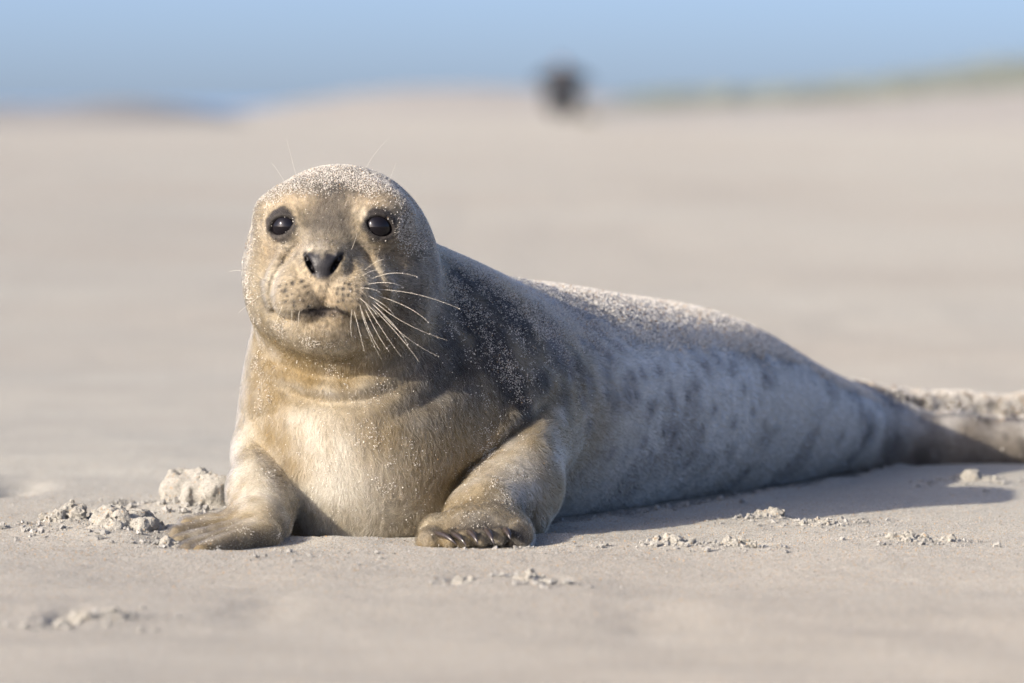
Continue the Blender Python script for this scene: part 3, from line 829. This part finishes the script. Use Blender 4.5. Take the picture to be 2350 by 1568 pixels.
# ------------------------------------------------------------------ the distant person
def sdf_part(name, fn, lo, hi, h, mat, parent, it=1):
    V, Q = surface_nets(chunked(fn), lo, hi, h, coarse=3)
    V = relax(V, Q, it, 0.5)
    return mesh_obj(name, V, Q, mat, parent)
PD = 146.0
px = (1290 - 1175) * PD / FPX
person = bpy.data.objects.new("person", None); col.objects.link(person)
person.location = (px, CAM_Y + PD, float(ground_h(np.array([px]), np.array([CAM_Y + PD]))[0]) - 0.01)
person.scale = (1.4, 1.0, 0.86)
tag(person, "distant blurred person in a dark coat standing on the beach", "person")
A_ = lambda *q: np.array(q, np.float32)
def p_body(P):
    f = ell(P, A_(0, 0, 1.62), (0.078, 0.098, 0.118))
    f = smin(f, cap(P, A_(0, 0.01, 1.38), A_(0, 0, 1.55), 0.06, 0.052), 0.03)
    f = smin(f, ell(P, A_(0, -0.095, 1.61), (0.014, 0.02, 0.022)), 0.015)
    f = smin(f, ell(P, A_(0, 0, 1.2), (0.16, 0.10, 0.25)), 0.05)
    for s_ in (-1, 1):
        f = smin(f, ell(P, A_(0.078 * s_, 0.01, 1.61), (0.012, 0.025, 0.034)), 0.01)
        f = smin(f, chain(P, [A_(0.20 * s_, 0, 1.38), A_(0.43 * s_, 0.02, 1.15), A_(0.22 * s_, -0.14, 1.02)], [0.055, 0.045, 0.034]), 0.03)
        f = smin(f, ell(P, A_(0.17 * s_, -0.20, 1.02), (0.026, 0.05, 0.042)), 0.02)
        f = smin(f, chain(P, [A_(0.09 * s_, 0, 0.92), A_(0.11 * s_, -0.01, 0.50), A_(0.12 * s_, 0.02, 0.09)], [0.09, 0.06, 0.042]), 0.04)
    return f
def p_coat(P):
    f = ell(P, A_(0, 0, 1.16), (0.31, 0.20, 0.36))
    f = smin(f, cap(P, A_(0, 0, 0.80), A_(0, 0, 1.1), 0.31, 0.26), 0.08)
    f = smin(f, cap(P, A_(-0.17, 0, 1.40), A_(0.17, 0, 1.40), 0.075, 0.075), 0.06)
    f = smin(f, cap(P, A_(0, 0.02, 1.44), A_(0, 0.01, 1.50), 0.09, 0.085), 0.04)
    for s_ in (-1, 1):
        f = smin(f, chain(P, [A_(0.22 * s_, 0, 1.38), A_(0.44 * s_, 0.02, 1.16), A_(0.26 * s_, -0.12, 1.02)], [0.10, 0.10, 0.07]), 0.05)
    f = smin(f, cap(P, A_(0, 0, 0.40), A_(0, 0, 0.8), 0.34, 0.31), 0.08)
    return smax(f, 0.22 - P[:, 2], 0.02)
def p_trous(P):
    f = ell(P, A_(0, 0, 0.88), (0.165, 0.125, 0.12))
    for s_ in (-1, 1):
        f = smin(f, chain(P, [A_(0.09 * s_, 0, 0.86), A_(0.115 * s_, -0.01, 0.50), A_(0.125 * s_, 0.02, 0.10)], [0.105, 0.082, 0.068]), 0.03)
    return f
def p_hat(P):
    f = ell(P, A_(0, 0.01, 1.67), (0.095, 0.115, 0.10))
    f = smin(f, ell(P, A_(0, 0.01, 1.63), (0.10, 0.12, 0.03)), 0.02)
    return smax(f, 1.60 - P[:, 2] + 0.25 * (P[:, 1] * -0.3), 0.01)
def p_boot(sg):
    def fn(P):
        f = cap(P, A_(0.125 * sg, 0.03, 0.05), A_(0.135 * sg, -0.14, 0.035), 0.052, 0.042)
        f = smin(f, cap(P, A_(0.125 * sg, 0.03, 0.05), A_(0.125 * sg, 0.03, 0.16), 0.055, 0.06), 0.03)
        return smax(f, -P[:, 2], 0.005)
    return fn
bl, bh = (-0.60, -0.42, -0.03), (0.60, 0.42, 1.82)
M_cloth = make_plain("dark_cloth", (0.014, 0.017, 0.022), 0.9, 0, 0.2, 20)
sdf_part("body", p_body, bl, bh, 0.016, make_plain("skin", (0.50, 0.32, 0.24), 0.5, 0, 0.1, 30), person, 2)
sdf_part("coat", p_coat, bl, bh, 0.02, M_cloth, person, 2)
sdf_part("trousers", p_trous, bl, bh, 0.02, make_plain("trouser_cloth", (0.04, 0.036, 0.034), 0.9, 0, 0.2, 20), person, 2)
sdf_part("knitted_hat", p_hat, bl, bh, 0.014, make_plain("hat_wool", (0.03, 0.04, 0.055), 0.95, 0, 0.3, 80), person, 1)
for sg in (-1, 1):
    sdf_part("boot", p_boot(sg), bl, (0.42, 0.25, 0.3), 0.012, make_plain("boot_leather", (0.03, 0.024, 0.02), 0.6, 0, 0.2, 30), person, 1)

# ------------------------------------------------------------------ sand clumps
for (u, v, w, hh, dd, nl, seed, lab), (cx, cy) in zip(CLUMPS, CL_XY):
    rr = np.random.default_rng(seed)
    hw = w * 0.00041 * (cy - CAM_Y) / 5.3 / 2
    cs, rs = [], []
    for k in range(nl):
        a, q = rr.uniform(0, 6.283), math.sqrt(rr.uniform(0, 1))
        rad = hh * rr.uniform(0.30, 0.65) * (1.15 - 0.5 * q) * (0.62 if nl > 12 else 1)
        cs.append((hw * 0.82 * q * math.cos(a), dd * 0.42 * q * math.sin(a), hh * rr.uniform(0.2, 0.85) * (1 - 0.6 * q))); rs.append(rad)
    def cf(P, cs=cs, rs=rs, hw=hw, dd=dd, hh=hh, seed=seed):
        f = ell(P, (0, 0, -0.1 * hh), (hw * 0.95, dd * 0.5, hh * 0.42))
        for c, r in zip(cs, rs):
            f = smin(f, ell(P, c, (r * 1.25, r * 1.1, r)), hh * 0.2)
        f = f + (fbm(P, 2.4 / hh, 4, seed) - 0.5) * hh * 0.62 + (fbm(P, 330.0, 2, seed) - 0.5) * 0.0036
        return f
    res = max(hh / 16, hw / 50, 0.0007)
    V, Q = surface_nets(chunked(cf), (-hw * 1.3 - hh, -dd * 0.6 - hh, -hh * 0.35), (hw * 1.3 + hh, dd * 0.6 + hh, hh * 2.1), res, coarse=3, band=res * 12)
    o = mesh_obj("sand_clump", V, Q, M_sand, smooth=True)
    o.location = (cx, cy, float(ground_h(np.array([cx]), np.array([cy]))[0]) - 0.12 * hh)
    tag(o, lab, "sand clump", "clumps of sand around the seal")

# ------------------------------------------------------------------ the seal's parts
seal = bpy.data.objects.new("seal", None); col.objects.link(seal)
seal.location = (-0.10, 0.15, 0)
bpy.context.view_layer.update()
tag(seal, "young grey seal with sand on its fur lying on the beach, facing the camera", "seal")
SEAL_INV = seal.matrix_world.inverted()
def to_seal(o):
    o.parent = seal; o.matrix_parent_inverse = SEAL_INV
    return o
rgba = lambda c: np.concatenate([c, np.ones((len(c), 1))], 1)
body = to_seal(mesh_obj("body", sV, sQ, M_hide, attrs={"coat": ('FLOAT_COLOR', rgba(coat)), "bare": ('FLOAT', bare)}))

def sphere_mesh(r, nu=40, nv=24, squash=(1, 1, 1)):
    th = np.linspace(0, math.pi, nv + 1); ph = np.linspace(0, 2 * math.pi, nu, endpoint=False)
    T, Ph = np.meshgrid(th, ph, indexing='ij')
    V = np.stack([np.sin(T) * np.cos(Ph) * squash[0], np.sin(T) * np.sin(Ph) * squash[1], np.cos(T) * squash[2]], -1).reshape(-1, 3) * r
    k = np.arange((nv + 1) * nu).reshape(nv + 1, nu)
    Q = np.stack([k[:-1], k[1:], np.roll(k[1:], -1, 1), np.roll(k[:-1], -1, 1)], -1).reshape(-1, 4)
    return V, Q
for sgn in (-1, 1):
    V, Q = sphere_mesh(EYE_R * 0.01)
    to_seal(mesh_obj("eye", V + hl(*EYE[sgn]), Q, M_eye))
def tube(pts, rad, sides=6):
    pts = np.asarray(pts, float); n = len(pts)
    t = np.gradient(pts, axis=0); t /= np.linalg.norm(t, axis=1)[:, None] + 1e-12
    ref = np.array([0.3, 0.2, 0.93]); a = np.cross(t, ref); a /= np.linalg.norm(a, axis=1)[:, None] + 1e-12; b = np.cross(t, a)
    an = np.linspace(0, 2 * math.pi, sides, endpoint=False)
    V = (pts[:, None] + (a[:, None] * np.cos(an)[None, :, None] + b[:, None] * np.sin(an)[None, :, None]) * np.asarray(rad)[:, None, None]).reshape(-1, 3)
    k = np.arange(n * sides).reshape(n, sides)
    Q = np.stack([k[:-1], np.roll(k[:-1], -1, 1), np.roll(k[1:], -1, 1), k[1:]], -1).reshape(-1, 4)
    return V, Q
def bez(a, b, c, n):
    t = np.linspace(0, 1, n)[:, None]
    ctl = 2 * np.asarray(b) - 0.5 * (np.asarray(a) + np.asarray(c))
    return (1 - t) ** 2 * np.asarray(a) + 2 * t * (1 - t) * ctl + t * t * np.asarray(c)
for (u0, v0, u1, v1, r) in ((1007, 1223, 1049, 1253, .0022), (1045, 1224, 1070, 1251, .0022), (1081, 1219, 1098, 1248, .0024), (1122, 1216, 1133, 1247, .0024), (1164, 1214, 1171, 1236, .0026)):
    a = S(u0, v0) + np.array([0, 0.004, 0.001]); c = np.array(W(u1, v1 + 2, a[1] - 0.024))
    c[2] = max(c[2], 0.003)
    b = (a + c) / 2 + np.array([0, -0.004, 0.0030])
    V, Q = tube(bez(a, b, c, 9), 1.2 * r * np.array([1, 1.1, 1.1, 1.05, 0.95, 0.8, 0.62, 0.4, 0.08]), 8)
    to_seal(mesh_obj("claw", V, Q, M_claw))
WH = [((940, 820), (1000, 785), (1058, 765), 0), ((920, 860), (975, 845), (1030, 842), 0), ((990, 885), (1120, 860), (1285, 885), 0), ((965, 925), (1080, 925), (1190, 955), 0),
      ((1040, 960), (1300, 1010), (1575, 1105), 0), ((915, 950), (980, 970), (1045, 1005), 0), ((1030, 1005), (1220, 1095), (1360, 1195), 0), ((970, 1020), (1060, 1080), (1120, 1140), 0),
      ((910, 1020), (970, 1100), (1020, 1160), 0), ((1000, 1055), (1200, 1200), (1490, 1320), 0), ((990, 1080), (1120, 1210), (1220, 1345), 0), ((1020, 1110), (1200, 1290), (1430, 1430), 0),
      ((990, 1100), (1160, 1290), (1300, 1470), 0), ((950, 1080), (1060, 1270), (1170, 1425), 0), ((940, 1120), (1010, 1270), (1090, 1395), 0), ((905, 1090), (940, 1240), (1040, 1450), 0),
      ((865, 1130), (890, 1260), (920, 1390), 0), ((825, 1125), (830, 1220), (835, 1290), 0), ((925, 1130), (960, 1260), (1030, 1390), 0), ((1020, 1010), (1060, 1040), (1085, 1075), 1),
      ((285, 1030), (255, 1055), (247, 1085), 1), ((300, 1080), (260, 1130), (230, 1170), 1), ((380, 1130), (365, 1190), (355, 1220), 1), ((470, 1130), (472, 1180), (475, 1230), 0),
      ((345, 1100), (325, 1180), (300, 1240), 0), ((420, 1130), (425, 1190), (420, 1250), 0), ((505, 1165), (512, 1185), (525, 1205), 1), ((780, 1155), (775, 1190), (760, 1225), 1),
      ((250, 1000), (150, 1060), (65, 1130), 0), ((240, 900), (120, 850), (0, 850), 0), ((850, 690), (858, 640), (872, 585), 0),
      ((480, 310), (440, 130), (385, -80), 0), ((400, 290), (350, 190), (288, 105), 0), ((880, 300), (940, 130), (1090, -62), 0), ((1090, 250), (1120, 160), (1140, 105), 0)]
zc = lambda p: (526.4 + p[0] / 2.98, 338.4 + p[1] / 2.98)
WPTS = []
for k, (a, b, c, dk) in enumerate(WH):
    A = S(*zc(a)); ln = math.hypot(c[0] - a[0], c[1] - a[1])
    out = 0.006 if ln < 200 else 0.012
    B = W(*zc(b), A[1] - out); Cc = W(*zc(c), A[1] - out * (0.6 if k % 2 else 1.4))
    if k >= 31: B = W(*zc(b), A[1] + 0.004); Cc = W(*zc(c), A[1] + 0.006)
    pts = bez(A, B, Cc, 11); WPTS.append(pts)
    r0 = (0.00019 if ln > 150 else 0.00016) if k < 31 else 0.00009
    V, Q = tube(pts, np.linspace(r0, r0 * 0.45, 11), 4)
    to_seal(mesh_obj("whisker", V, Q, M_whisker_d if dk else M_whisker))

# ------------------------------------------------------------------ scatter on the skin
def scatter(weight_face, count):
    p = weight_face * sA; p = p / p.sum()
    fi = rng.choice(len(sQ), count, p=p)
    a, b = rng.random((2, count, 1))
    q = sQ[fi]
    w = [(1 - a) * (1 - b), a * (1 - b), a * b, (1 - a) * b]
    def ip(X): return sum(w[i] * X[q[:, i]] for i in range(4))
    return ip
def unit(v): return v / (np.linalg.norm(v, axis=1)[:, None] + 1e-12)
# fur flow over the skin
nose_p = hl(0, 9.0, -2.4)
flow = np.zeros_like(sV)
body_dir = np.stack([spS[:, 5], spS[:, 6], np.full(len(sV), -0.35)], 1)
chest_dir = np.stack([0.10 * np.sign(lat), np.zeros(len(sV)), np.full(len(sV), -1.0)], 1)
chest_w = sstep(0.28, 0.12, sV[:, 1]) * sstep(0.2, -0.5, (sN[:, 0] * spS[:, 5] + sN[:, 1] * spS[:, 6]))
flow = body_dir * (1 - chest_w)[:, None] + chest_dir * chest_w[:, None]
hw_ = head_m[:, None]
flow = flow * (1 - hw_) + unit(sV - nose_p) * hw_
pawB = sstep(0.055, 0.03, sV[:, 2]) * (sV[:, 0] < -0.2)
flow = flow * (1 - pawB[:, None]) + np.array([-0.95, -0.3, -0.1]) * pawB[:, None]
pawA = sstep(0.05, 0.03, sV[:, 2]) * (sV[:, 0] > -0.12) * (sV[:, 1] < 0.05)
flow = flow * (1 - pawA[:, None]) + np.array([-0.1, -0.9, -0.4]) * pawA[:, None]
eye_d = np.minimum(*[np.sqrt(((sV - hl(*EYE[g])) ** 2).sum(1)) for g in (-1, 1)])
flen = 0.0062 * (1 - head_m) + 0.0040 * head_m
flen = flen * (1 - 0.6 * sstep(0.028, 0.018, eye_d)) * (1 - 0.5 * np.exp(-((hx / 3.5) ** 2 + ((hz + 4) / 3.0) ** 2)) * (hf_ > 5))
nofur = np.maximum(bare, sstep(0.0190, 0.0172, eye_d))
nofur = np.maximum(nofur, (sV[:, 2] < 0.0).astype(float))
fur_w = (1 - nofur) * np.where(sV[:, 1] < 0.36, 1.0, np.where(sV[:, 1] < 0.6, 0.45, 0.14)) * (1 + 1.0 * head_m)
def build_fur(count):
    ip = scatter(fur_w[sQ].mean(1), count)
    P, N, Fl = ip(sV), unit(ip(sN)), ip(flow)
    C = ip(coat); L = ip(flen[:, None])
    jit = np.stack([fbm(P, 90.0, 2, 3.0 + 40 * k) - 0.5 for k in range(3)], 1) * 1.5 + rng.normal(0, 0.22, P.shape)
    Fl = unit(Fl) + jit
    T = unit(Fl - N * (Fl * N).sum(1)[:, None])
    L = L * rng.uniform(0.6, 1.25, L.shape)
    lift = 0.42 + 0.25 * rng.random(L.shape)
    p0 = P - N * 0.0006
    p1 = P + (T * 0.40 + N * lift * 0.45) * L
    p2 = P + (T * 0.75 + N * lift * 0.58) * L
    p3 = P + (T * 1.05 + N * lift * 0.52) * L
    pts = np.stack([p0, p1, p2, p3], 1).reshape(-1, 3).astype(np.float32)
    far = P[:, 1] > 0.36
    r = np.where(far, 0.00016, 0.000085) * rng.uniform(0.8, 1.2, count)
    rad = (r[:, None] * np.array([1.0, 0.9, 0.65, 0.15])).astype(np.float32)
    st = 0.5 * fbm(P * np.array([1.0, 1.0, 0.22]), 330.0, 2, 31.0)[:, None] + 0.5 * fbm(P * np.array([1.0, 1.0, 0.25]), 150.0, 2, 37.0)[:, None]
    C = np.clip(C * (0.05 + 1.9 * st) * rng.uniform(0.7, 1.3, (count, 1)), 0.003, 0.92)
    hc = bpy.data.hair_curves.new("fur")
    hc.add_curves([4] * count)
    hc.attributes["position"].data.foreach_set("vector", pts.ravel())
    ra = hc.attributes.get("radius") or hc.attributes.new("radius", 'FLOAT', 'POINT')
    ra.data.foreach_set("value", rad.ravel())
    ca = hc.attributes.new("coat", 'FLOAT_COLOR', 'CURVE')
    ca.data.foreach_set("color", rgba(C).astype(np.float32).ravel())
    hc.materials.append(M_fur)
    o = bpy.data.objects.new("fur", hc); col.objects.link(o)
    o["kind"] = "stuff"
    return to_seal(o)
FUR_COUNT = 380000
build_fur(FUR_COUNT)

# sand grains stuck in the fur
up = sN[:, 2]
dens = np.zeros(len(sV))
dens = np.maximum(dens, 1.5 * head_m * sstep(3.2, 6.2, hz + 2.6 * (n2 - .5) + 0.2 * np.abs(hx)))                                   # crown
dens = np.maximum(dens, 1.0 * head_m * sstep(5.2, 7.0, hx + 1.2 * (n2 - .5)) * sstep(-3.5, 0.5, hz))           # side of the head
dens = np.maximum(dens, 0.55 * head_m * sstep(-6.2, -7.8, hx))
dens = np.maximum(dens, 0.95 * sstep(0.1, 0.55, up) * sstep(0.10, 0.2, sV[:, 1]) * sstep(1.02, .98, sV[:, 1]) * sstep(0.35, 0.6, zn))  # back
for u, v, r, w in [(1010, 600, 45, .8), (1060, 660, 60, .85), (1100, 720, 60, .75), (1130, 800, 60, .7), (1180, 850, 60, .75), (1210, 910, 40, .6), (1220, 760, 80, .7), (1290, 780, 70, .6),
                   (1050, 760, 50, .45), (700, 790, 40, .75), (640, 770, 35, .5), (760, 800, 30, .6), (590, 820, 40, .5), (600, 900, 45, .5), (640, 850, 40, .35), (750, 840, 60, .3),
                   (800, 880, 60, .25), (880, 900, 60, .25), (830, 1000, 70, .35), (760, 1060, 70, .30), (900, 1030, 60, .35), (960, 1050, 50, .4), (700, 1080, 60, .3), (860, 1120, 80, .3),
                   (1000, 1080, 40, .4), (1130, 1030, 50, .55), (1080, 1080, 45, .45), (1150, 1130, 60, .5), (1100, 1190, 60, .35), (1200, 1100, 50, .3), (640, 1090, 30, .35), (600, 1160, 40, .2),
                   (560, 1230, 60, .25), (640, 1230, 14, .9), (470, 1240, 50, .25), (1250, 1060, 40, .2), (780, 440, 40, .35), (700, 430, 40, .4), (860, 470, 40, .5), (900, 700, 40, .2), (640, 640, 40, .15),
                   (1130, 930, 50, .35), (920, 1130, 50, .3), (780, 1180, 60, .3), (560, 700, 30, .5)]:
    dens = np.maximum(dens, blob(sV, u, v, r, w))
dens = np.maximum(dens, 0.75 * sstep(1.03, 1.13, sV[:, 1]) * (0.45 + 0.55 * sstep(-0.3, 0.5, up)) * (sV[:, 2] > 0.01))
dens = np.maximum(dens, 0.10 * (1 - rear))
dens *= 1 - 0.9 * nofur
cl = 0.6 * fbm(sV, 70.0, 3, 21.0) + 0.4 * fbm(sV, 240.0, 2, 27.0)
dens = dens * np.where(sV[:, 1] < 0.3, 1.7, 1.0) * (0.12 + 1.9 * sstep(0.42, 0.62, cl + 0.35 * (dens - 0.5)))
OCT_V = np.array([(1, 0, 0), (-1, 0, 0), (0, 1, 0), (0, -1, 0), (0, 0, 1), (0, 0, -1)], float)
OCT_F = np.array([(0, 2, 4), (2, 1, 4), (1, 3, 4), (3, 0, 4), (2, 0, 5), (1, 2, 5), (3, 1, 5), (0, 3, 5)])
def grains_mesh(name, P, r, mat, dark=0.04, amber=0.10, base=(0.57, 0.54, 0.48)):
    n = len(P)
    q = rng.normal(size=(n, 4)); q /= np.linalg.norm(q, axis=1)[:, None]
    w, x, y, z = q.T
    M = np.stack([1 - 2 * (y * y + z * z), 2 * (x * y - z * w), 2 * (x * z + y * w), 2 * (x * y + z * w), 1 - 2 * (x * x + z * z), 2 * (y * z - x * w),
                  2 * (x * z - y * w), 2 * (y * z + x * w), 1 - 2 * (x * x + y * y)], 1).reshape(n, 3, 3)
    sc_ = r[:, None, None] * rng.uniform(0.7, 1.25, (n, 6, 1))
    V = np.einsum('nij,kj->nki', M, OCT_V) * sc_ + P[:, None]
    F = (np.arange(n)[:, None, None] * 6 + OCT_F[None]).reshape(-1, 3)
    t = rng.random(n)
    C = np.tile(np.array(base), (n, 1)) * rng.uniform(0.75, 1.3, (n, 1))
    C[t < amber] = np.array((0.42, 0.27, 0.12)) * rng.uniform(0.6, 1.2, ((t < amber).sum(), 1))
    C[t > 1 - dark] = np.array((0.06, 0.05, 0.045))
    C = np.clip(np.repeat(C, 6, 0), 0, 0.9)
    o = mesh_obj(name, V.reshape(-1, 3), F, mat, smooth=False, attrs={"tint": ('FLOAT_COLOR', rgba(C))})
    o["kind"] = "stuff"
    return o
def grains_on_seal(count):
    d = dens[sQ].mean(1) + 1e-6
    ip = scatter(d, count)
    P, N = ip(sV), unit(ip(sN))
    far = P[:, 1] > 0.40
    r = np.where(far, rng.uniform(0.0006, 0.0013, count), rng.uniform(0.00026, 0.00062, count) * np.where(rng.random(count) < 0.10, 1.45, 1.0))
    lift = rng.uniform(0.0003, 0.0022, (count, 1)) * np.where(ip(head_m[:, None]) > .5, 0.7, 1.0)
    P = P + N * lift
    # beads on the whiskers
    bp_ = [w[rng.integers(3, 11)] + rng.normal(0, 0.0003, 3) for w in WPTS[2:19] for _ in range(5)]
    P = np.concatenate([P, np.array(bp_)]); r = np.concatenate([r, rng.uniform(0.0003, 0.0006, len(bp_))])
    return to_seal(grains_mesh("sand_grains", P, r, M_grain, 0.02, 0.07))
grains_on_seal(230000)

# loose grains on the sand near the seal
def ground_grains(count):
    x = rng.uniform(-0.58, 0.72, count); y = np.clip(rng.normal(0.03, 0.30, count), -1.0, 0.9)
    z = ground_h(x, y)
    r = rng.uniform(0.00028, 0.00055, count) * np.where(rng.random(count) < 0.02, 1.9, 1.0)
    o = grains_mesh("sand_grains", np.stack([x, y, z + r * 0.3], 1), r, M_grain, 0.05, 0.12, (0.33, 0.318, 0.285))
    tag(o, "loose pale, amber and dark sand grains scattered around the seal")
    return o
ground_grains(150000)
# crumbs fallen off the clumps
cp, cr_ = [], []
for (u, v, w, hh, dd, *_), (cx, cy) in zip(CLUMPS, CL_XY):
    k = int(40 + w * 0.9)
    cp.append(np.stack([cx + rng.normal(0, w * 0.00041 * 0.62, k), cy + rng.normal(0, dd * 0.75, k)], 1)); cr_.append(rng.exponential(0.0011, k).clip(0.0004, 0.0042) * min(1.2, 0.55 + hh * 25))
for u, v, su, sv_, k in ((400, 1255, 60, .03, 160), (320, 1225, 90, .06, 120), (720, 1290, 120, .05, 90), (1780, 1205, 140, .03, 160), (640, 1245, 14, .008, 40), (1150, 1262, 60, .008, 60)):
    c = ground_at(u, v)
    cp.append(np.stack([c[0] + rng.normal(0, su * 0.00041, k), c[1] + rng.normal(0, sv_, k)], 1)); cr_.append(rng.exponential(0.0008, k).clip(0.0004, 0.003))
for t_ in np.linspace(0.18, 0.82, 60):                     # sand pushed up along the belly
    q = SPD[int(t_ * (len(SPD) - 1))]; k = 9
    off = rng.uniform(0.80, 1.12, k) * q[3]
    cp.append(np.stack([q[0] + q[6] * off + rng.normal(0, .012, k), q[1] - q[5] * off + rng.normal(0, .012, k)], 1)); cr_.append(rng.exponential(0.0010, k).clip(0.0005, 0.0032))
cp, cr_ = np.concatenate(cp), np.concatenate(cr_)
crumbs = grains_mesh("sand_crumbs", np.concatenate([np.repeat(cp, 3, 0) + rng.normal(0, 0.5, (len(cp) * 3, 2)) * np.repeat(cr_, 3)[:, None], (ground_h(cp[:, 0], cp[:, 1]) + cr_ * 0.45).repeat(3)[:, None] + rng.normal(0, 0.25, (len(cp) * 3, 1)) * np.repeat(cr_, 3)[:, None]], 1), np.repeat(cr_, 3) * 0.85, M_grain, 0.0, 0.0, (0.28, 0.27, 0.243))
tag(crumbs, "small loose crumbs of sand lying around the clumps")
print("done", time.time() - _t)
